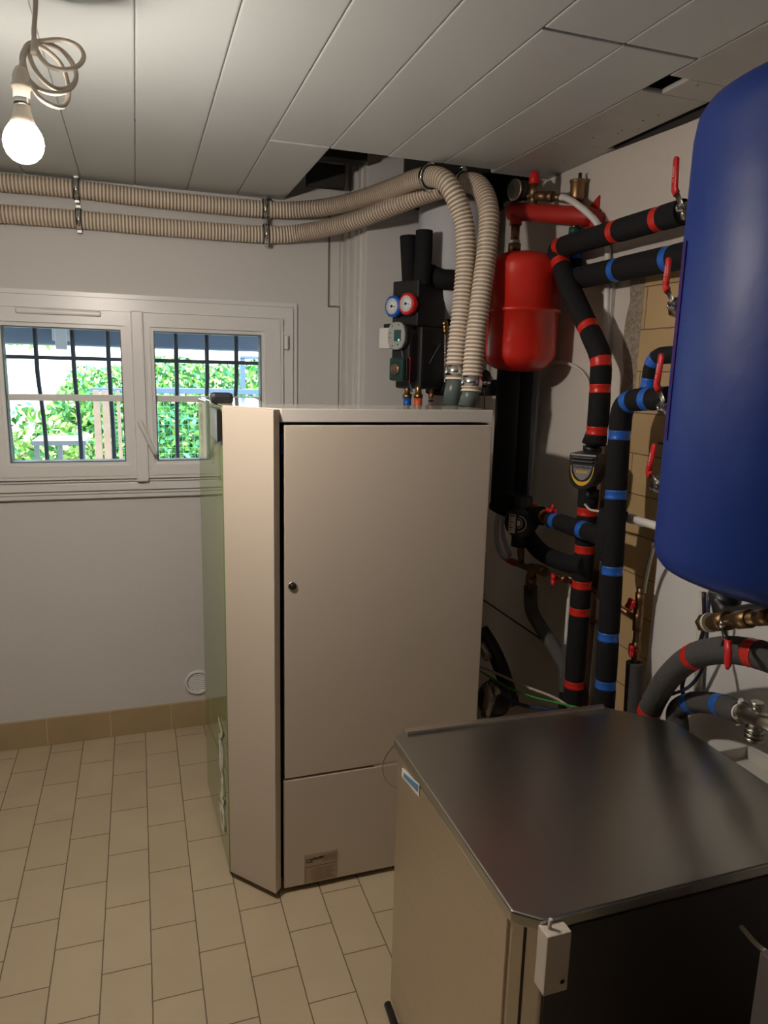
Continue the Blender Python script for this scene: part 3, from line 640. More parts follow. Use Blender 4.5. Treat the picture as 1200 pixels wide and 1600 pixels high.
# clear tray by the wall
mb = MB(); y0 = at(1140, 1170, x=1.26).y; zt_ = at(1140, 1170, x=1.26).z
mb.box((1.19, .55, zt_ - .035), (WX - .018, y0, zt_ - .028)); mb.box((1.19, .55, zt_ - .03), (1.194, y0, zt_)); mb.box((WX - .022, .55, zt_ - .03), (WX - .018, y0, zt_)); mb.box((1.19, y0 - .004, zt_ - .03), (WX - .018, y0, zt_)); mb.box((1.184, .55, zt_ - .002), (1.196, y0 + .005, zt_ + .003), .001)
obj('plastic_tray', mb, M['tray'], None, 'shallow off-white plastic tray against wall behind steel cabinet', 'tray')

# ------------------------------------------------------------ small copper valve group on the tiles
t = thing('service_valve', P(995, 1035, 1.27), 'small brass service valves with two red knobs on tan tiles', 'valve')
mb = MB(); mb.tube(smooth([P(1001, 918, 1.27), P(999, 960, 1.27), P(995, 1000, 1.27), P(992, 1036, 1.27)], 5), .011, 12); mb.cyl(P(1001, 926, 1.27), P(1000, 945, 1.27), .0135, n=8); mb.cyl(P(995, 1002, 1.27), P(994, 1018, 1.27), .0125, n=8); mb.cyl(P(998, 950, 1.27), P(996, 985, 1.27), .014, n=16); obj('valve_body', mb, M['bronze'], t)
mb = MB(); mb.tube([P(935, 928, 1.28), P(962, 945, 1.285), P(993, 966, 1.275)], .0085, 10); obj('copper_stub', mb, M['copper'], t)
def petal(c, ax, r, name, par):
    mb = MB(); ax = V(ax).normalized(); a = ax.orthogonal().normalized(); b = ax.cross(a)
    n = 32; rs = []
    for h, s in ((-.006, .7), (-.004, 1), (.004, 1), (.006, .75)):
        rs.append([V(c) + ax * h + (a * math.cos(q) + b * math.sin(q)) * r * s * (1 + .22 * math.cos(4 * q)) for q in [2 * math.pi * k / n for k in range(n)]])
    mb.rings(rs); mb.cyl(V(c), V(c) + ax * .02, r * .25, n=10)
    return obj(name, mb, M['red_grip'], par, label='red plastic knob')
petal(P(985, 944, 1.245), (1, -.2, -.4), .016, 'knob', t); petal(P(986, 1016, 1.25), (1, -.6, 0), .017, 'knob', t)
mb = MB(); mb.tube(smooth([P(1022, 850, 1.24), P(1014, 880, 1.26), P(1008, 910, 1.268), P(1006, 926, 1.27)], 6), .0058, 12); obj('braided_hose', mb, M['nickel'], None, 'thin steel braided hose rising from service valves to tank', 'hose')
mb = MB(); mb.tube([P(972, 806, 1.25), P(1040, 826, 1.22)], .0105, 14); mb.cyl(P(985, 810, 1.245), P(992, 812, 1.242), .0135, n=16); mb.cyl(P(1000, 815, 1.24), P(1005, 816, 1.238), .0125, n=16); obj('waste_pipe', mb, M['white_pl'], None, 'white plastic pipe running from upright pipe to blue tank', 'pipe')
mb = MB(); mb.tube(smooth([P(914, 788, 1.19), P(924, 797, 1.18), P(950, 800, 1.17)], 5), .0032, 8); obj('cable_end', mb, M['offwhite'], None, 'loose grey cable end crossing at small pump foot', 'cable')
mb = MB(); mb.tube(smooth([P(980, 800, 1.22), P(972, 840, 1.24), P(968, 870, 1.25)], 5), .003, 8); obj('cable', mb, M['blackp'], None, 'thin black cable right of the upright pipe under white plastic pipe', 'cable')
mb = MB(); mb.tube([P(918, 968, 1.30), P(935, 972, 1.30)], .006, 8); mb.tube([P(905, 900, 1.30), P(940, 935, 1.30)], .008, 8); obj('copper_pipe', mb, M['copper'], None, 'short copper pipe ends showing between the two taped upright pipes', 'pipe')

# ------------------------------------------------------------ small pump with yellow print
pm = P(917, 735, 1.19)
fn = V((-.80, -.60, 0)).normalized(); ft = V((.60, -.80, 0)).normalized(); fz = V((0, 0, 1))
t = thing('circulation_pump', pm, 'small black pump with grey shield label and yellow arc in the red-taped line', 'pump')
sc_ = .040
def outline(w, ztop, zbot, n=10):
    pts = [V((-w, 0, ztop)), V((w, 0, ztop))]
    for k in range(n + 1):
        a = math.pi * k / n; pts.append(V((w * math.cos(a), 0, zbot * math.sin(a) ** .85 if 0 < k < n else 0)))
    return pts
def shape(pl, off): return [pm + ft * p.x + fz * p.z + fn * off for p in pl]
mb = MB(); mb.prism(shape(outline(.040, .050, -.052), -.045), fn * .085, .006); obj('motor_housing', mb, M['blackp'], t)
mb = MB(); mb.obox(pm, (ft, fn, fz), (-.030, .04, .036), (.030, .046, .040), .001); mb.obox(pm, (ft, fn, fz), (-.030, .04, .026), (.030, .046, .030), .001); obj('vent_ribs', mb, M['blackp'], t)
mb = MB(); mb.prism(shape([V((-.027, 0, .018)), V((.027, 0, .018)), V((.025, 0, .004)), V((.018, 0, -.012)), V((.008, 0, -.021)), V((0, 0, -.0235)), V((-.008, 0, -.021)), V((-.018, 0, -.012)), V((-.025, 0, .004))], .040), fn * .0015); lb = obj('shield_label', mb, mat('label_grey', (.22, .22, .23), .4), t, label='grey shield-shaped label')
mb = MB(); ar = [];
for k in range(25):
    a = math.pi * k / 24; ar.append((V((math.cos(a) * .033, 0, .016 - math.sin(a) * .055)), V((math.cos(a) * .031, 0, .016 - math.sin(a) * (.055 - .011 * math.sin(a))))))
for q0_, q1_ in zip(ar, ar[1:]):
    if (q0_[0] - q0_[1]).length < 1e-4 and (q1_[0] - q1_[1]).length < 1e-4: continue
    mb.prism(shape([q0_[0], q1_[0], q1_[1], q0_[1]], .0402), fn * .0014)
obj('yellow_arc', mb, M['yellow'], lb, label='yellow printed arc')
text('pump_lettering', 'EVOTRON', M['ink'], lb, pm + fn * .0420 + fz * .012, ft, fz, .0105, .0002)
text('pump_model_lettering', 'SOLAR', M['yellow'], lb, pm + fn * .0420 + fz * -.0005, ft, fz, .0105, .0003)
mb = MB(); c0 = pm - fn * .045; mb.cyl(P(927, 683, 1.235), P(921, 770, 1.235), .020, n=20); mb.cyl(P(926, 697, 1.235), P(925, 705, 1.235), .027, n=8); mb.ball(P(925, 738, 1.235), .036); mb.cyl(P(921, 768, 1.235), P(921, 778, 1.235), .028, n=8); obj('pump_body', mb, M['blackp'], t)
mb = MB(); mb.cyl(P(931, 676, XR), P(928, 693, XR), .027, .034, n=20); obj('foam_collar', mb, M['black'], t)

# ------------------------------------------------------------ large pump
pm2 = P(811, 818, 1.14); fn2 = V((-.62, -.78, 0)).normalized(); ft2 = V((.78, -.62, 0)).normalized()
t = thing('circulation_pump', pm2, 'large dark round pump with pale sticker and badge beside boiler, below the thick pipes', 'pump')
mb = MB(); mb.lathe(pm2 - fn2 * .06, fn2, [(.0001, -.03), (.045, -.02), (.052, .0), (.052, .03), (.046, .04), (.046, .062), (.042, .066), (.0001, .067)], 32); obj('motor_housing', mb, M['blackp'], t)
mb = MB(); mb.cyl(pm2 - fn2 * .05 + V((0, 0, .08)), pm2 - fn2 * .05 - V((0, 0, .085)), .030, n=20); mb.ball(pm2 - fn2 * .07, .055); obj('pump_body', mb, M['blackp'], t)
mb = MB(); mb.obox(pm2 + fn2 * .0065, (ft2, fn2, fz), (-.032, 0, -.032), (-.010, .0015, .030)); s_ = obj('rating_sticker', mb, M['offwhite'], t, label='pale rating sticker')
mb = MB()
for k in range(6): mb.obox(pm2 + fn2 * .0082, (ft2, fn2, fz), (-.029, 0, -.024 + k * .009), (-.024 + .006 * (k % 2), .0006, -.020 + k * .009))
mb.obox(pm2 + fn2 * .0082, (ft2, fn2, fz), (-.030, 0, .022), (-.012, .0006, .028)); obj('sticker_print', mb, M['ink2'], s_)
mb = MB()
def arc(c, r, a0, a1, w, ax, ay, n=18): return [c + (ax * math.cos(a0 + (a1 - a0) * k / n) + ay * math.sin(a0 + (a1 - a0) * k / n)) * r for k in range(n + 1)]
mb.tube(arc(pm2 + fn2 * .008 + ft2 * -.002, .026, -1.6, 1.5, 0, ft2, fz), .0016, 6)
mb.tube([pm2 + fn2 * .008 + ft2 * a + fz * b for a, b in ((-.006, .018), (.006, .016), (.010, .008), (.010, -.006), (.002, -.014), (-.006, -.012))], .0014, 6)
mb.prism([pm2 + fn2 * .0072 + ft2 * a + fz * b for a, b in ((-.005, .011), (.003, .010), (.0055, .005), (.005, -.004), (.001, -.008), (-.005, -.007))], fn2 * .001)
obj('badge', mb, M['white_pl'], t, label='pale grey badge')
# insulated union + brass valve to the right of the pump
t = thing('isolation_valve', P(858, 808, 1.2), 'brass isolation valve with red butterfly knob right of large pump', 'valve')
mb = MB(); mb.cyl(P(848, 806, 1.2), P(868, 812, 1.2), .017, n=16); mb.cyl(P(846, 805, 1.2), P(851, 807, 1.2), .021, n=8); mb.cyl(P(860, 806, 1.2), P(860, 797, 1.2), .006, n=10); obj('valve_body', mb, M['brass'], t)
petal(P(862, 798, 1.19), (.2, 0, 1), .016, 'knob', t)
pipe('insulated_pipe', 'stubby black insulated connector between large pump and brass isolation valve', [P(822, 806, 1.175), P(848, 806, 1.20)], .030, [], 'red_tape')
mb = MB(); petal_t = thing('knob_valve', P(828, 790, 1.22), 'small red knob valve above large pump near thick pipes', 'valve'); mb.cyl(P(822, 792, 1.22), P(830, 790, 1.21), .008, n=10); obj('valve_body', mb, M['bronze'], petal_t); petal(P(830, 790, 1.205), (1, -.5, .2), .013, 'knob', petal_t)
# brass drain group under the pump
t = thing('drain_manifold', P(829, 915, 1.22), 'bronze tee fittings with red lever below large pump, feeding grey pipe', 'fitting')
mb = MB(); X_ = 1.205
mb.cyl(P(814, 850, 1.19), P(814, 882, X_), .010, n=14); mb.cyl(P(814, 858, 1.2), P(814, 868, X_), .013, n=6); mb.cyl(P(800, 878, X_), P(838, 892, X_), .010, n=14); mb.cyl(P(831, 884, X_), P(829, 918, 1.22), .014, n=16); mb.cyl(P(830, 900, X_), P(829, 912, 1.22), .018, n=8); mb.cyl(P(838, 888, X_), P(852, 894, X_), .016, n=12); mb.cyl(P(850, 893, X_), P(893, 909, X_ + .02), .008, n=12); mb.cyl(P(878, 903, X_), P(884, 906, X_), .012, n=6)
obj('fitting_body', mb, M['bronze'], t); 
mb = MB(); mb.cyl(P(829, 914, 1.22), P(829, 934, 1.23), .017, n=10); obj('ribbed_coupling', mb, M['blackp'], t)
mb = MB(); mb.cyl(P(795, 875, X_), P(806, 880, X_), .0115, n=14); obj('red_collar', mb, M['red_dark'], t)
petal(P(864, 905, X_ - .02), (1, -.5, 0), .018, 'knob', t)
mb = MB(); mb.tube(smooth([P(780, 800, 1.19), P(776, 820, 1.19), P(777, 850, 1.19), P(785, 868, 1.195), P(797, 876, 1.205)], 6), .0095, 12); obj('clear_hose', mb, mat('clear_hose_plastic', (.50, .53, .58), .15), None, 'clear plastic hose curving left of large pump beside boiler, outer one', 'hose')
mb = MB(); mb.tube(smooth([P(786, 800, 1.23), P(786, 835, 1.23), P(797, 868, 1.23)], 6), .008, 12); obj('clear_hose', mb, mat('clear_hose_plastic_b', (.40, .44, .52), .15), None, 'clear plastic hose curving left of large pump beside boiler, inner one', 'hose')

# ------------------------------------------------------------ red vessel and manifold
vc = P(814, 490, 1.17)
t = thing('expansion_vessel', vc - V((0, 0, .18)), 'round red expansion vessel hanging under red manifold on right wall', 'vessel')
ztp, zbt = P(812, 396, 1.17).z, P(812, 581, 1.17).z; zs = P(812, 487, 1.17).z; R_ = .117
pr = []
for k in range(9):
    a = math.pi / 2 * k / 8; pr.append((max(R_ * math.sin(a) ** .75, 1e-4), zbt + .06 * (1 - math.cos(a))))
pr += [(R_, zs - .007), (R_ + .006, zs - .006), (R_ + .008, zs), (R_ + .006, zs + .006), (R_, zs + .007)]
for k in range(8, -1, -1):
    a = math.pi / 2 * k / 8; pr.append((max(R_ * math.sin(a) ** .75, 1e-4), ztp - .05 * (1 - math.cos(a))))
mb = MB(); mb.lathe(V((vc.x, vc.y, 0)), (0, 0, 1), pr, 48); obj('vessel_shell', mb, M['red_metal'], t)
nk = P(803, 398, 1.17); tpn = P(803, 352, 1.17)
mb = MB(); mb.cyl(V((nk.x, nk.y, ztp - .012)), V((nk.x, nk.y, ztp + .012)), .015, .019, n=16); mb.cyl(V((nk.x, nk.y, ztp + .010)), V((nk.x, nk.y, ztp + .035)), .021, n=8); mb.cyl(V((nk.x, nk.y, ztp + .033)), V((nk.x, nk.y, tpn.z + .004)), .014, n=14); obj('union_nut', mb, M['bronze'], t)
mb = MB(); mb.cyl(V((nk.x, nk.y, ztp + .036)), V((nk.x, nk.y, ztp + .045)), .0165, n=20); obj('nylon_ring', mb, M['offwhite'], t)
nk = V((nk.x, nk.y, 0))
# manifold
mz = P(803, 331, 1.17).z; A = V((nk.x, nk.y + .012, mz)); B = P(918, 338, 1.285); 
t = thing('safety_manifold', B, 'red manifold bar with gauge, safety valve and air vent on right wall', 'manifold')
mb = MB(); d = (B - A).normalized(); mb.tube([A - d * .018, A - d * .014, B, B + d * .02], [.020, .027, .027, .024], 24); mb.cyl(V((nk.x, nk.y, mz - .01)), V((nk.x, nk.y, tpn.z - .002)), .0195, n=20)
obj('manifold_bar', mb, M['red_dark'], t)
wb = P(930, 322, WX - .012)
mb = MB(); mb.prism([V((WX - .013, wb.y - .025, wb.z + .025)), V((WX - .013, wb.y + .04, wb.z - .008)), V((WX - .013, wb.y + .04, wb.z - .07)), V((WX - .013, wb.y - .025, wb.z - .06))], (-.006, 0, 0), .001); mb.cyl(B, V((WX - .015, B.y - .01, B.z)), .02, n=16); mb.obox(V((1.30, B.y - .03, B.z - .055)), (V((1, 0, 0)), V((0, 1, 0)), fz), (-.02, -.01, 0), (.018, .012, .06), .002)
obj('wall_bracket', mb, M['red_dark'], t)
# safety valve with red cap
s = A.lerp(B, .26)
mb = MB(); mb.cyl(s + V((0, 0, .02)), s + V((0, 0, .065)), .013, n=16); mb.cyl(s + V((0, 0, .04)), s + V((0, 0, .085)), .016, n=10); mb.cyl(s + V((0, 0, .05)), s + d * .055 + V((0, 0, .05)), .0145, n=12); mb.cyl(s + d * .05 + V((0, 0, .05)), s + d * .075 + V((0, 0, .05)), .016, n=8); mb.cyl(s + d * .075 + V((0, 0, .05)), s + d * .10 + V((0, 0, .048)), .0105, n=14); mb.cyl(s + V((0, 0, .048)), s - d * .04 + V((0, 0, .050)), .009, n=12)
sv = obj('safety_valve', mb, M['bronze'], t)
mb = MB(); mb.lathe(s + V((0, 0, .084)), fz, [(.0001, 0), (.0165, 0), (.0165, .012), (.0135, .034), (.010, .037), (.0001, .037)], 16); obj('cap', mb, M['red_grip'], sv, label='red valve cap')
# pressure gauge facing the window-left side
gc = at(807, 297, x=s.x - .045); gnm = V((-.97, -.22, -.05)).normalized()
mb = MB(); mb.lathe(gc - gnm * .01, gnm, [(.0001, -.035), (.014, -.034), (.030, -.026), (.030, .006), (.0001, .006)], 32); gg = obj('pressure_gauge', mb, M['blackp'], t)
mb = MB(); mb.lathe(gc, gnm, [(.0001, .0), (.028, .0), (.028, .008), (.0001, .0085)], 32); dl = obj('dial', mb, M['dial'], gg, label='white dial face')
mb = MB(); mb.lathe(gc, gnm, [(.028, .004), (.032, .004), (.032, .010), (.028, .010)], 32); obj('bezel', mb, M['nickel'], gg)
ga = gnm.orthogonal().normalized(); gb = gnm.cross(ga); mb = MB(); nd = (V((0, 0, 1)) - gnm * gnm.z).normalized(); nh = gnm.cross(nd)
mb.tube([gc + gnm * .0095 + (nd * .018 + nh * .010), gc + gnm * .0095 - (nd * .006 + nh * .003)], .001, 6)
for k in range(9):
    an = math.radians(-130 + 32.5 * k); q = nd * math.cos(an) + nh * math.sin(an); mb.tube([gc + gnm * .009 + q * .021, gc + gnm * .009 + q * .025], .0006, 4)
obj('needle', mb, M['ink'], dl)
# automatic air vent
s = P(902, 300, 1.285); s = V((s.x, s.y, 0)); zv = P(902, 308, 1.285).z
mb = MB(); mb.cyl(V((s.x, s.y, B.z + .01)), V((s.x, s.y, zv - .01)), .011, n=14); mb.lathe(V((s.x, s.y, zv)), fz, [(.0001, -.016), (.012, -.015), (.0195, -.010), (.0215, -.002), (.0215, .040), (.025, .042), (.025, .048), (.0001, .050)], 24); av = obj('air_vent', mb, mat('aged_brass', (.33, .20, .10), .4, .9), t)
mb = MB(); mb.cyl(V((s.x + .004, s.y - .003, zv + .048)), V((s.x + .004, s.y - .003, zv + .068)), .0055, n=12); obj('vent_cap', mb, M['blackp'], av)
mb = MB(); q = P(901, 358, 1.285); mb.cyl(V((s.x, s.y, B.z - .01)), V((s.x, s.y, q.z)), .013, n=14); obj('lower_nipple', mb, M['bronze'], t)
mb = MB(); mb.cyl(V((s.x, s.y, q.z + .006)), V((s.x, s.y, q.z - .012)), .018, n=8); obj('teal_nut', mb, mat('teal_plastic', (.01, .10, .08), .5), t, label='dark teal nut')
# white discharge hose
sv_e = A.lerp(B, .26) + d * .10 + V((0, 0, .048))
mb = MB(); mb.tube(smooth([sv_e - d * .01, sv_e + d * .02, P(905, 322, 1.25), P(930, 345, 1.27), P(945, 372, 1.30), P(950, 405, 1.305), P(949, 450, 1.312), P(946, 560, 1.312)], 8), .0095, 14)
obj('discharge_hose', mb, M['white_pl'], None, 'white hose arching from safety valve down the right wall', 'hose')
mb = MB(); mb.tube(smooth([P(858, 566, 1.318), P(885, 567, 1.318), P(910, 582, 1.318), P(922, 610, 1.318), P(926, 660, 1.318)], 8), .0055, 8); obj('wall_cable', mb, M['wallr'], None, 'painted cable arching on right wall beneath red vessel', 'cable')

# ------------------------------------------------------------ pump station
sn = V((-.90, -.436, 0)).normalized(); stt = V((.436, -.90, 0)).normalized()
S0 = at(613, 480, y=2.50); S0.z = 0
t = thing('solar_pump_station', V((S0.x, S0.y, 1.42)), 'black solar pump station with blue and red gauges behind boiler', 'pump station')
ax = (stt, -sn, fz)
mb = MB(); mb.obox(S0, ax, (0, 0, 1.655), (.125, .145, 1.81), .006); obj('upper_insulation', mb, M['blackp'], t)
mb = MB(); mb.obox(S0, ax, (.012, .01, 1.44), (.14, .145, 1.655), .010); mb.obox(S0, ax, (.03, -.03, 1.47), (.12, .02, 1.635), .01); obj('lower_insulation', mb, M['blackp'], t)
mb = MB()
def sp(u, w, z): return S0 + stt * u - sn * w + fz * z
mb.tube(smooth([sp(.06, -.02, 1.63), sp(.09, -.035, 1.56), sp(.10, -.02, 1.49), sp(.11, 0, 1.43)], 6), .003, 8); mb.tube(smooth([sp(.145, .10, 1.60), sp(.143, .07, 1.56), sp(.142, .05, 1.53)], 5), .0015, 6); obj('wire', mb, M['gasket'], t)
def gauge(px, py, m, nm, lab):
    # place on the front of the upper block
    dd = ray(px, py); o = sp(0, -.02, 0); tt = (o - CAM).dot(sn) / dd.dot(sn); c = CAM + dd * tt
    mb = MB(); n = 36; rs = []
    for h, r, sca in ((-.022, .024, 0), (-.012, .034, 0), (-.008, .037, .035), (.008, .037, .035), (.012, .034, 0), (.012, .027, 0)):
        a_ = stt; b_ = fz
        rs.append([c + sn * h + (a_ * math.cos(q) + b_ * math.sin(q)) * r * (1 + sca * math.cos(9 * q)) for q in [2 * math.pi * k / n for k in range(n)]])
    mb.rings(rs); o1 = obj(nm, mb, m, t, label=lab)
    mb = MB(); mb.lathe(c, sn, [(.0001, .010), (.0275, .010), (.0275, .0135), (.0001, .0136)], 28); o2 = obj('dial', mb, M['dial'], o1, label='white dial face')
    mb = MB(); mb.tube([c + sn * .0145, c + sn * .0145 + stt * .018 - fz * .002], .0012, 5); mb.lathe(c + sn * .0137, sn, [(.0001, 0), (.005, 0), (.005, .0015), (.0001, .0015)], 12)
    for k in range(11):
        an = math.radians(-130 + 26 * k); q = fz * math.cos(an) + stt * math.sin(an); mb.tube([c + sn * .0138 + q * .020, c + sn * .0138 + q * .024], .0005, 4)
    obj('needle', mb, M['ink'], o2)
gauge(616, 479, M['blue_pl'], 'thermometer_knob', 'blue thermometer knob'); gauge(638, 475, M['red_grip'], 'thermometer_knob', 'red thermometer knob')
# pump head with display
def onf(px, py, off):
    dd = ray(px, py); o = sp(0, off, 0); return CAM + dd * ((o - CAM).dot(sn) / dd.dot(sn))
c = onf(622, 525, -.045)
mb = MB(); n = 32
def sq(q, p=.6): return (abs(math.cos(q)) ** p * (1 if math.cos(q) > 0 else -1), abs(math.sin(q)) ** p * (1 if math.sin(q) > 0 else -1))
rs = []
for h, r in ((-.05, .040), (-.004, .042), (0, .040)): rs.append([c + sn * h + stt * sq(2 * math.pi * k / n)[0] * r + fz * sq(2 * math.pi * k / n)[1] * r * 1.05 for k in range(n)])
mb.rings(rs); obj('pump_head', mb, M['blackp'], t)
mb = MB(); rs = []
for h, r in ((0, .036), (.002, .041), (.010, .041), (.013, .038)): rs.append([c + sn * h + stt * sq(2 * math.pi * k / n, .8)[0] * r + fz * sq(2 * math.pi * k / n, .8)[1] * r * 1.15 for k in range(n)])
mb.rings(rs); pf = obj('pump_panel', mb, mat('pump_grey', (.38, .41, .38), .4), t, label='grey rounded control panel')
mb = MB(); mb.obox(c + sn * .013, (stt, sn, fz), (-.006, 0, -.018), (.026, .0015, .020)); sc1 = obj('screen', mb, M['lcd'], pf)
mb = MB(); mb.lathe(c + sn * .0145 + stt * .018 - fz * .014, sn, [(.0001, 0), (.0035, 0), (.0035, .001), (.0001, .001)], 12); obj('led', mb, M['leds'], sc1, label='small lit green dot')
mb = MB()
for a_, b_ in ((-.016, .032), (.014, .036), (-.014, -.034), (.012, -.030), (-.026, .01), (-.026, -.006)): mb.lathe(c + sn * .013 + stt * a_ + fz * b_, sn, [(.0001, 0), (.003, 0), (.003, .0012), (.0001, .0012)], 10)
obj('button', mb, M['ink2'], pf)
q = onf(606, 528, -.01)
mb = MB(); mb.obox(q, ax, (-.025, -.02, -.038), (.030, .02, .034), .003); obj('junction_box', mb, M['white_pl'], t, label='white junction box')
mb = MB(); mb.obox(q + fz * .034, ax, (-.012, -.012, 0), (.025, .012, .014), .004); obj('box_clip', mb, M['blackp'], t)
c = onf(620, 577, -.055)
mb = MB(); mb.obox(c, (stt, sn, fz), (-.034, -.075, -.040), (.036, -.012, .040), .008); obj('valve_housing', mb, M['blackp'], t)
mb = MB(); mb.obox(c, (stt, sn, fz), (-.0345, -.030, -.041), (.037, -.026, .041), .001); obj('red_seal', mb, M['red_grip'], t, label='thin red seal line')
mb = MB(); mb.obox(c, (stt, sn, fz), (-.034, -.012, -.040), (.034, .006, .040), .009); vf = obj('valve_front', mb, M['green_box'], t, label='dark green housing front')
mb = MB(); mb.lathe(c + sn * .006, sn, [(.0001, 0), (.021, 0), (.019, .005), (.0001, .006)], 28); vk = obj('valve_knob', mb, mat('dark_bronze_knob', (.16, .12, .09), .35, .3), vf)
mb = MB(); mb.tube([c + sn * .0125 + stt * a_ + fz * b_ for a_, b_ in ((-.010, -.012), (-.004, .004), (.002, -.004), (.008, .012))], .0015, 6); obj('knob_mark', mb, M['orange'], vk)
for px, m_, nm in ((637, 'blue_pl', 'blue end cap'), (654, 'orange', 'orange end cap')):
    top = at(px, 598, y=2.46 if px < 645 else 2.40)
    zc = at(px, 621, y=top.y).z
    mb = MB(); mb.cyl(V((top.x, top.y, 1.46)), V((top.x, top.y, zc + .004)), .012, n=16); mb.cyl(V((top.x, top.y, zc + .012)), V((top.x, top.y, zc - .002)), .017, n=6); pp = obj('brass_nipple', mb, M['brass'], t)
    mb = MB(); mb.cyl(V((top.x, top.y, zc)), V((top.x, top.y, zc - .045)), .0145, n=20); obj('end_cap', mb, M[m_], pp, label=nm)
p = at(674, 610, y=2.42); mb = MB(); mb.ball(p, .010); mb.cyl(p, p + V((0, 0, -.04)), .009, n=12); obj('drain_nipple', mb, M['copper'], t)
mb = MB(); mb.cyl(V((p.x, p.y, 1.405)), V((p.x, p.y, p.z - .03)), .010, n=14); obj('tube_stub', mb, M['vessel'], t)
pipe('insulated_pipe', 'upright black insulated pipe on pump station, left one of two', [at(641, 450, y=2.50), at(637, 368, y=2.50)], .028, [], 'red_tape', dent=0)
pipe('insulated_pipe', 'upright black insulated pipe on pump station, right one of two and taller', [at(659, 446, y=2.42), at(662, 400, y=2.42), at(663, 360, y=2.42)], .0295, [], 'red_tape', dent=0)
pipe('insulated_pipe', 'black insulated pipe running right from pump station below white vessel', smooth([at(672, 428, y=2.46), at(690, 436, y=2.42), at(712, 438, y=2.40), at(740, 448, y=2.36)], 5), .034, [], 'red_tape', raw=True)
mb = MB(); c = at(680, 605, y=2.5); mb.box((c.x - .03, 2.47, 1.42), (c.x + .13, 2.53, 1.53), .012); obj('foam_wrap', mb, M['black'], None, 'black foam block behind hose ends at back of boiler top', 'wrap')
p = [at(694, 500, y=2.40), at(696, 522, y=2.40), at(696, 598, y=2.40)]
t = thing('filling_hose', p[2], 'corrugated steel hose with brass nut hanging beside pump station', 'hose')
mb = MB(); mb.cyl(p[0], p[1], .009, n=14); mb.cyl(p[0].lerp(p[1], .1), p[0].lerp(p[1], .4), .013, n=6); mb.cyl(p[0].lerp(p[1], .6), p[0].lerp(p[1], .95), .012, n=6); obj('brass_nut', mb, M['brass'], t)
pa = resample([p[1], p[2]], .0016); mb = MB(); mb.tube(pa, [.0075 if k % 4 < 2 else .006 for k in range(len(pa))], 12); obj('corrugated_tube', mb, M['nickel'], t)
# grey-white vessel
vx = at(707, 400, y=2.545); R2 = .128; zt2 = at(707, 300, y=2.545).z; zb2 = at(707, 500, y=2.545).z
t = thing('expansion_vessel', V((vx.x, vx.y, zb2)), 'pale grey expansion vessel behind the ribbed hoses and pump station', 'vessel')
pr = [(max(R2 * math.sin(math.pi / 2 * k / 8) ** .6, 1e-4), zb2 + .10 * (1 - math.cos(math.pi / 2 * k / 8))) for k in range(9)] + [(R2, zb2 + .14), (R2 + .002, zb2 + .143), (R2 + .002, zb2 + .15), (R2, zb2 + .153)] + [(max(R2 * math.sin(math.pi / 2 * k / 8) ** .6, 1e-4), zt2 - .07 * (1 - math.cos(math.pi / 2 * k / 8))) for k in range(8, -1, -1)]
mb = MB(); mb.lathe(V((vx.x, vx.y, 0)), fz, pr, 40); obj('vessel_shell', mb, M['vessel'], t)
mb = MB(); mb.cyl(V((vx.x, vx.y, zb2 - .02)), V((vx.x, vx.y, zb2 + .01)), .02, n=16); mb.box((vx.x - .04, vx.y + .11, zb2 + .13), (vx.x + .04, FYc + .002, zb2 + .17), .003); obj('mounting_clamp', mb, M['blackp'], t)

# ------------------------------------------------------------ ribbed hoses
def ribbed(label, pts, r=.0315):
    path = resample(smooth(pts, 14), .003)
    rr = [r if k % 4 in (0, 1) else r - .0026 for k in range(len(path))]
    mb = MB(); mb.tube(path, rr, 22, midx=lambda i: 0 if i % 4 == 0 or i % 4 == 3 else 1)
    return obj('ribbed_hose', mb, [M['cream'], M['taupe']], None, label, 'hose'), path
WH = WY - .045
h1, path1 = ribbed('ribbed beige suction hose, upper along window wall, left one dropping to boiler',
    [V((LX + .01, WH, at(-60, 281, y=WH).z)), V((-1.2, WH, at(-60, 281, y=WH).z)), at(-60, 281, y=WH), at(0, 285, y=WH), at(120, 296, y=WH), at(260, 313, y=WH), at(415, 327, y=WH - .01), at(490, 326, y=WH - .06), at(550, 315, y=2.70), at(610, 295, y=2.48), at(655, 279, y=2.30), at(686, 278, y=2.19), at(706, 297, y=2.14), at(724, 345, y=2.12), at(728, 400, y=2.11), at(723, 470, y=2.10), at(714, 550, y=2.09), at(711, 594, y=2.085)])
h2, path2 = ribbed('ribbed beige suction hose, lower along window wall, right one dropping to boiler',
    [V((LX + .01, WH, at(-60, 331, y=WH).z)), V((-1.2, WH, at(-60, 331, y=WH).z)), at(-60, 331, y=WH), at(0, 334, y=WH), at(125, 343, y=WH), at(270, 356, y=WH), at(415, 366, y=WH - .01), at(480, 362, y=WH - .05), at(550, 346, y=2.65), at(620, 320, y=2.48), at(680, 298, y=2.34), at(722, 287, y=2.24), at(748, 291, y=2.16), at(763, 325, y=2.09), at(762, 380, y=2.06), at(752, 460, y=2.04), at(742, 540, y=2.03), at(736, 612, y=2.02)])
def grey_end(path, lab, base, topz):
    p = path[-1]; q = at(*base, y=p.y); q = V((q.x, q.y, 1.398))
    t_ = thing('suction_stub', q, lab, 'pipe')
    dd = (p - q).normalized()
    mb = MB(); mb.tube([q, p + dd * .02], .026, 24); obj('grey_tube', mb, M['grey_pipe'], t_)
    mb = MB(); c_ = path[-12]; e_ = path[-16]; mb.tube([path[-6], path[-10], path[-16]], .0335, 24); mb.cyl(path[-10] + V((.030, -.012, 0)), path[-10] + V((.055, -.012, .001)), .005, n=10)
    obj('hose_band', mb, M['chrome'], t_)
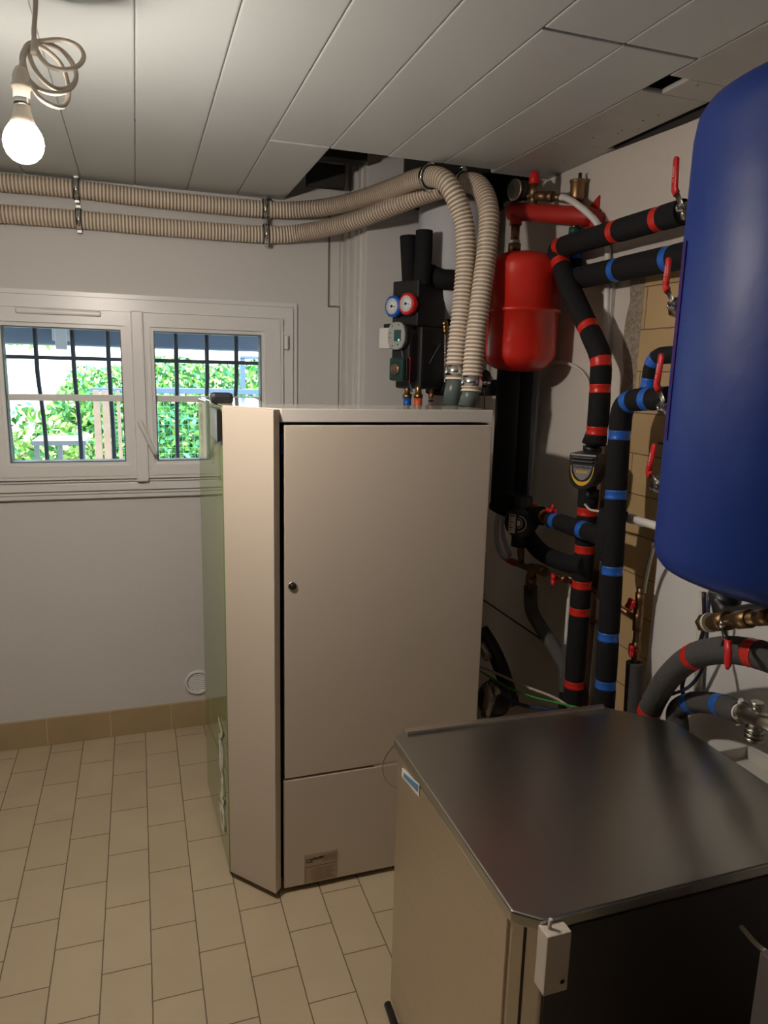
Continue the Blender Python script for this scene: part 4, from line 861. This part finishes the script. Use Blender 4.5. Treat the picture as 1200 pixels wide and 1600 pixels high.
grey_end(path1, 'grey plastic stub pipe clamped to left ribbed hose on boiler top', (703, 640), 0)
grey_end(path2, 'grey plastic stub pipe clamped to right ribbed hose on boiler top', (728, 640), 0)
mb = MB(); mb.tube(smooth([at(712, 598, y=2.12), at(718, 612, y=2.12), at(716, 636, y=2.14)], 5), .0022, 8); obj('earth_wire', mb, M['cordm'], None, 'thin pale wire hanging between the two grey stub pipes', 'wire')
mb = MB(); mb.ball(at(757, 592, y=2.1), .022, (1, 1, 1.3)); mb.tube([at(757, 600, y=2.1), at(757, 640, y=2.12)], .0018, 6); obj('wire_clip', mb, M['blackp'], None, 'black clip with thin wire right of the hose ends', 'clip')

def clamp(path, px, py, label, to, grp):
    i = min(range(len(path)), key=lambda k: (proj(path[k]) - V((px, py))).length); i = max(2, min(i, len(path) - 3))
    c = path[i]; td = (path[i + 2] - path[i - 2]).normalized()
    t_ = thing('hose_clamp', c, label, 'clamp', grp)
    a = td.orthogonal().normalized(); b = td.cross(a)
    mb = MB(); ring = [c + (a * math.cos(q) + b * math.sin(q)) * .0345 for q in [2 * math.pi * k / 32 for k in range(33)]]
    n = 32; rs = []
    for h, r in ((-.010, .032), (-.010, .036), (.010, .036), (.010, .032)): rs.append([c + td * h + (a * math.cos(2 * math.pi * k / n) + b * math.sin(2 * math.pi * k / n)) * r for k in range(n)])
    rs.append(rs[0]); mb.rings(rs, cap=False); obj('rubber_lining', mb, M['blackp'], t_)
    mb = MB(); rs = []
    for h, r in ((-.0075, .0355), (-.0075, .0375), (.0075, .0375), (.0075, .0355)): rs.append([c + td * h + (a * math.cos(2 * math.pi * k / n) + b * math.sin(2 * math.pi * k / n)) * r for k in range(n)])
    rs.append(rs[0]); mb.rings(rs, cap=False)
    upv = (fz - td * td.z).normalized(); side = 1
    for sgn in (1, -1): mb.obox(c + upv * .036 * sgn, (td, td.cross(upv), upv), (-.008, -.006, -.003 if sgn > 0 else -.010), (.008, .006, .010 if sgn > 0 else .003), .001); mb.cyl(c + upv * .041 * sgn + td.cross(upv) * .011, c + upv * .041 * sgn - td.cross(upv) * .011, .0045, n=8)
    if to == 'wall': mb.cyl(c + V((0, .034, 0)), V((c.x, WY + .004, c.z)), .005, n=10)
    else: mb.cyl(c + V((0, 0, .034)), V((c.x, c.y, CZ + .012 if c.y < 2.2 else CZ + .1)), .004, n=10); mb.lathe(V((c.x, c.y, CZ - .003)), fz, [(.0001, 0), (.012, 0), (.012, .004), (.0001, .004)], 16)
    obj('steel_band', mb, M['chrome'], t_)
clamp(path1, 119, 296, 'pipe clamp on upper hose at left, above the window', 'wall', None)
clamp(path2, 123, 343, 'pipe clamp on lower hose at left, above the window', 'wall', None)
clamp(path1, 414, 327, 'pipe clamp on upper hose above right corner of window', 'wall', None)
clamp(path2, 415, 366, 'pipe clamp on lower hose above right corner of window', 'wall', None)
clamp(path1, 671, 277, 'pipe clamp hanging from ceiling at bend of left drop hose', 'ceil', None)
clamp(path2, 722, 287, 'pipe clamp hanging from ceiling at bend of right drop hose', 'ceil', None)

# ------------------------------------------------------------ dark bundle behind the boiler
t = thing('foil_duct', at(775, 1100, x=1.12), 'dark foil-wrapped duct bundle low behind right side of boiler', 'duct')
mb = MB(); mb.ball(at(772, 1092, x=1.12), .06, (1, 1, 1.1), 10); mb.tube(smooth([at(752, 985, x=1.13), at(770, 1015, x=1.15), at(785, 1050, x=1.17), at(800, 1100, x=1.2)], 5), .028, 12); obj('duct_wrap', mb, M['blackp'], t)
mb = MB(); c = at(764, 1092, x=1.06); mb.tube([c + V((-.01, .01, .05)), c + V((.0, -.01, .02)), c + V((-.02, -.02, -.05))], [.014, .022, .016], 8); mb.tube([at(752, 1008, x=1.08), at(762, 1028, x=1.08)], .016, 10); mb.tube([at(770, 1068, x=1.08), at(778, 1082, x=1.07)], .010, 8); obj('foil_end', mb, M['foil'], t)
mb = MB(); mb.tube(smooth([at(745, 1040, x=1.1), at(775, 1052, x=1.12), at(820, 1072, x=1.15), at(870, 1092, x=1.18), at(905, 1118, x=1.2)], 6), .0045, 8); obj('cable', mb, M['cordm'], None, 'grey cable running low from boiler to steel cabinet', 'cable')
mb = MB(); mb.tube(smooth([at(745, 1045, x=1.08), at(790, 1072, x=1.12), at(830, 1088, x=1.15), at(870, 1098, x=1.17), at(915, 1108, x=1.18)], 6), .003, 8); obj('cable', mb, M['green_wire'], None, 'green cable running low from boiler to steel cabinet', 'cable')
mb = MB(); mb.tube(smooth([at(765, 1062, x=1.1), at(800, 1095, x=1.14), at(840, 1106, x=1.18), at(890, 1112, x=1.2)], 6), .006, 8); obj('cable', mb, M['blue_wire'], None, 'dark blue cable sagging below green cable near wall', 'cable')

# ------------------------------------------------------------ wall vent
c = at(309, 1066, y=WY - .006)
t = thing('wall_vent', c, 'round white louvred vent low on window wall beside boiler', 'vent')
mb = MB(); mb.lathe(V((c.x, WY, c.z)), (0, -1, 0), [(.041, 0), (.054, 0), (.054, .008), (.048, .014), (.041, .009), (.041, 0)], 40); obj('rim', mb, M['pvc'], t)
mb = MB()
for k in range(9):
    z = -.034 + k * .0085; hw = math.sqrt(max(.040 ** 2 - z * z, 0)); mb.obox(V((c.x, WY - .005, c.z + z)), (V((1, 0, 0)), V((0, -.5, -.86)).normalized(), V((0, -.86, .5)).normalized()), (-hw, -.0032, -.001), (hw, .0032, .001))
obj('louvres', mb, M['pvc'], t)
mb = MB(); mb.lathe(V((c.x, WY, c.z)), (0, -1, 0), [(.0001, -.001), (.042, -.001), (.042, .001), (.0001, .001)], 40); obj('vent_gap_shade', mb, M['gasket'], t)  # dark disc painting the shade in the gaps between louvres

# ------------------------------------------------------------ bulb on coiled cord
BYL, BK = 1.48, 1.057
def kk(p): return [(a * BK if a > .001 else a, h * BK) for a, h in p]
bc = at(37, 224, y=BYL); tlt = V((-.006, 0, .095)).normalized()
sock = at(33, 130, y=BYL)
axd = (sock - bc).normalized()
t = thing('hanging_bulb', bc, 'lit bare light bulb hanging on coiled grey cord at upper left', 'lamp')
pr = [(.0001, -.031), (.010, -.0295), (.018, -.0255), (.0255, -.0175), (.0295, -.0085), (.031, .0)]
mb = MB(); mb.lathe(bc, axd, kk(pr), 32); bg_ = obj('bulb_globe', mb, M['bulb'], t, label='glowing bulb globe')
mb = MB(); mb.lathe(bc, axd, kk([(.031, .0001), (.0300, .009), (.0265, .018), (.0215, .026)]), 32); obj('globe_rim', mb, M['bulb2'], bg_)
mb = MB(); mb.lathe(bc, axd, kk([(.0214, .026), (.0165, .037), (.0132, .050), (.0120, .058), (.0001, .059)]), 32); bn = obj('bulb_neck', mb, M['offwhite'], t)
mb = MB(); mb.lathe(bc, axd, kk([(.0125, .057), (.0125, .062), (.0118, .064), (.0125, .067), (.0120, .069), (.0001, .070)]), 24); obj('bulb_cap', mb, M['chrome'], t)
mb = MB(); mb.lathe(bc, axd, kk([(.0001, .068), (.0128, .068), (.0130, .080), (.0150, .082), (.0150, .088), (.0132, .090), (.0130, .100), (.0105, .108), (.0075, .114), (.0001, .115)]), 24); obj('socket', mb, M['offwhite'], t)
cp = [(57, -38), (56, -10), (55, 20), (53, 55), (58, 80), (75, 102), (100, 109), (122, 103), (131, 88), (122, 72), (100, 63), (75, 63), (50, 68), (37, 80), (34, 98), (42, 120), (60, 138), (85, 146), (108, 140), (119, 122), (112, 98), (95, 78), (72, 70), (54, 70), (46, 82), (53, 105), (70, 127), (90, 139), (112, 134), (119, 115), (108, 90), (85, 72), (60, 66), (42, 71), (37, 92), (44, 122), (60, 150), (80, 164), (98, 166), (107, 152), (105, 125), (95, 100), (75, 80), (55, 70), (42, 76), (36, 95), (34, 112)]
dy = [0, 0, 0, 0, -.01, -.02, -.025, -.02, 0, .015, .02, .015, .01, .005, 0, -.012, -.02, -.02, -.01, .01, .025, .03, .025, .02, .008, -.006, -.014, -.014, -.004, .016, .034, .04, .03, .02, .0, -.014, -.026, -.03, -.02, 0, .016, .022, .016, .01, .004, 0, 0]
pts = [at(x, y, y=BYL + .015 + k) for (x, y), k in zip(cp, dy)]
pts[0] = V((pts[1].x, pts[1].y, CZ + .003)); pts[-1] = bc + axd * .119
mb = MB(); mb.tube(smooth(pts, 6), .0040, 10); obj('cord', mb, M['cordm'], t)
mb = MB(); mb.tube([at(55, 62, y=BYL + .005), at(53, 84, y=BYL)], .006, 10); obj('tape_tie', mb, M['cordm'], t)

# ------------------------------------------------------------ outside
obj('outdoor_ground', MB().box((-9, WY + .26, .55), (9, 12, .70)), M['ground'], kind='structure')
t = thing('window_grille', V((0, WY + .22, 1.1)), 'black iron security bars with bellied lower ends outside the window', 'grille')
GY = WY + .16
for px in (0, 56, 114, 169, 275, 323, 369):
    p = at(px if px else -2, 545, y=GY)
    z0 = 1.08
    L = smooth([V((p.x, GY, 1.70)), V((p.x, GY, 1.5)), V((p.x, GY + .01, 1.44)), V((p.x, GY + .09, 1.30)), V((p.x, GY + .12, 1.20)), V((p.x, GY + .13, 1.08))], 5)
    mb = MB(); mb.tube(L, .009, 6); obj('bar', mb, M['iron'], t)
mb = MB(); a = at(0, 557, y=GY - .008); mb.box((-.60, GY - .012, a.z - .007), (.62, GY - .006, a.z + .008)); obj('cross_bar', mb, M['iron'], t)
# eave beam with bracket
z0 = at(100, 540, y=3.9).z
mb = MB(); mb.box((-4, 3.82, z0), (4, 4.0, z0 + .10), .01); mb.box((-4, 3.2, z0 + .10), (4, 4.0, z0 + .16)); obj('awning_casing', mb, M['eave'], None, 'slate blue awning casing across the top outside the window', 'awning')
p = at(96, 526, y=3.8); mb = MB(); mb.box((p.x - .025, 3.76, p.z - .06), (p.x + .025, 3.792, p.z + .06), .005); mb.box((p.x - .04, 3.79, p.z - .02), (p.x + .04, 3.819, p.z + .07), .004); obj('awning_bracket', mb, M['vessel'], None, 'pale metal bracket on the slate blue casing outside', 'bracket')
# hedge and bushes made of leaves
lm = [mat('leaf_%s' % n, c, .5) for n, c in (('bright', (.16, .42, .06)), ('pale', (.50, .62, .25)), ('dark', (.03, .16, .03)), ('blush', (.62, .50, .40)), ('teal', (.08, .34, .16)))]
def leaves(name, label, n, fn_, size, wts, group=None):
    mb = MB()
    for k in range(n):
        c = fn_(); s_ = size * random.uniform(.6, 1.3)
        u = V((random.uniform(-1, 1), random.uniform(-1, .2), random.uniform(-1, 1))).normalized(); v_ = u.cross(V((random.uniform(-1, 1), 1, random.uniform(-1, 1)))).normalized()
        mb.mi = random.choices(range(5), wts)[0]
        f = mb.bm.faces.new([mb.bm.verts.new(c + u * s_), mb.bm.verts.new(c + v_ * s_ * .42 + u * .1 * s_), mb.bm.verts.new(c - u * s_), mb.bm.verts.new(c - v_ * s_ * .42)]); f.material_index = mb.mi
    me = obj(name, mb, lm, None, label, 'hedge' if 'hedge' in name else 'shrub', group, 'stuff')
    return me
def hf():
    x = random.uniform(-1.5, 2.6); y = random.uniform(6.0, 6.5)
    top = 1.52 + .03 * math.sin(x * 2.3) + .04 * math.sin(x * 7) - max(0, -.42 - x) * 1.5
    return V((x, y, .7 + max(top - .7, .02) * random.random() ** .8))
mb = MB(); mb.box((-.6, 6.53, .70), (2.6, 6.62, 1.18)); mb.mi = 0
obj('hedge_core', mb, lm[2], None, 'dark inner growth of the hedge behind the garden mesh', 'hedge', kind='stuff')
leaves('hedge', 'bright green leafy garden hedge seen through the window', 14000, hf, .034, (5, 2, 3, .7, 3))
def bf():
    a = random.uniform(0, 6.28); r = random.random() ** .5
    return V((-.66 + .44 * r * math.cos(a), 4.95 + .25 * math.sin(a) * r, .70 + .52 * random.random() * (1.1 - r * .5)))
leaves('leafy_shrub', 'pale leafy shrub in lower left of the window view', 1700, bf, .034, (4, 5, 2, 1, 2))
def tf():
    a = random.uniform(0, 6.28); r = random.random() ** .5
    return V((-1.0 + .45 * r * math.cos(a), 8.8, 1.82 + .16 * math.sin(a) * r))
leaves('tree_foliage', 'distant spray of leaves above hedge at left window pane', 420, tf, .05, (5, 3, 1, 2, 1))
# garden rail, mesh, posts
mb = MB(); a = at(228, 610, y=5.0); b = at(470, 622, y=5.0); mb.box((a.x - .02, 4.98, a.z - .018), (b.x + .4, 5.03, a.z + .018), .004); mb.box((at(376, 600, y=5.0).x, 4.99, 1.36), (at(376, 600, y=5.0).x + .03, 5.02, 1.56)); mb.box((at(376, 600, y=5.0).x, 4.99, 1.555), (2.2, 5.02, 1.575)); 
for x_ in (at(210, 600, y=5.0).x, 1.35, 2.1): mb.box((x_, 4.99, .70), (x_ + .02, 5.02, a.z - .01))
mb.box((at(140, 600, y=5.0).x, 4.98, a.z - .01), (a.x, 5.02, a.z + .012), .003)
obj('garden_rail', mb, mat('rail_paint', (.10, .16, .26), .5), None, 'blue-grey metal garden rail in front of the hedge', 'rail')
mb = MB()
for k in range(60): mb.box((-.15 + k * .04, 5.20, .70), (-.148 + k * .04, 5.202, 1.30))
for k in range(16): mb.box((-.15, 5.20, .70 + k * .04), (2.25, 5.202, .702 + k * .04))
obj('wire_mesh', mb, mat('mesh_green', (.10, .42, .34), .5), None, 'fine green wire mesh fence before the hedge', 'fence')
for px, lab in ((151, 'pale wooden garden post, left one of three'), (165, 'pale wooden garden post, middle one of three'), (185, 'pale wooden garden post, slimmest and rightmost of three')):
    p = at(px, 625, y=4.8); mb = MB(); hw = .022 if px < 180 else .011
    mb.prism([V((p.x - hw, 4.79, .70)), V((p.x + hw, 4.79, .70)), V((p.x + hw * .8, 4.79, 1.34)), V((p.x - hw * .9, 4.79, 1.34))], (0, .04, 0), .002); obj('garden_post', mb, mat('weathered_wood', (.30, .22, .17), .8, var=.3, vscale=20), None, lab, 'post')
p = at(50, 690, y=4.2); q = at(135, 692, y=4.2)
mb = MB(); mb.box((p.x, 4.18, p.z - .02), (q.x, 4.5, p.z + .005), .003)
for x in (p.x + .02, (p.x + q.x) / 2, q.x - .02): mb.box((x - .012, 4.19, .70), (x + .012, 4.22, p.z - .018))
obj('garden_bench', mb, mat('bench_paint', (.28, .32, .36), .5), None, 'low pale garden bench at bottom of left window pane', 'bench')
# white neighbouring wall far behind the hedge
obj('neighbour_wall', MB().box((-8, 11.0, .70), (8, 11.2, 2.6)), mat('render_white', (.85, .84, .82), .8), None, 'bright white rendered wall behind the hedge', 'wall')

# ------------------------------------------------------------ repeats share a group
GROUPS = {'insulated_pipe': 'foam-insulated pipes', 'hose_clamp': 'pipe clamps holding the ribbed hoses', 'ball_valve': 'red lever ball valves',
          'ribbed_hose': 'ribbed beige suction hoses', 'suction_stub': 'grey stub pipes on the boiler top', 'garden_post': 'pale wooden garden posts',
          'clear_hose': 'clear plastic hoses beside the boiler', 'conduit': 'plastic wall conduits', 'cable': 'loose cables'}
for o in list(COL.objects):
    k = o.name.split('.')[0]
    if k in GROUPS and o.parent is None and 'label' in o: o['group'] = GROUPS[k]
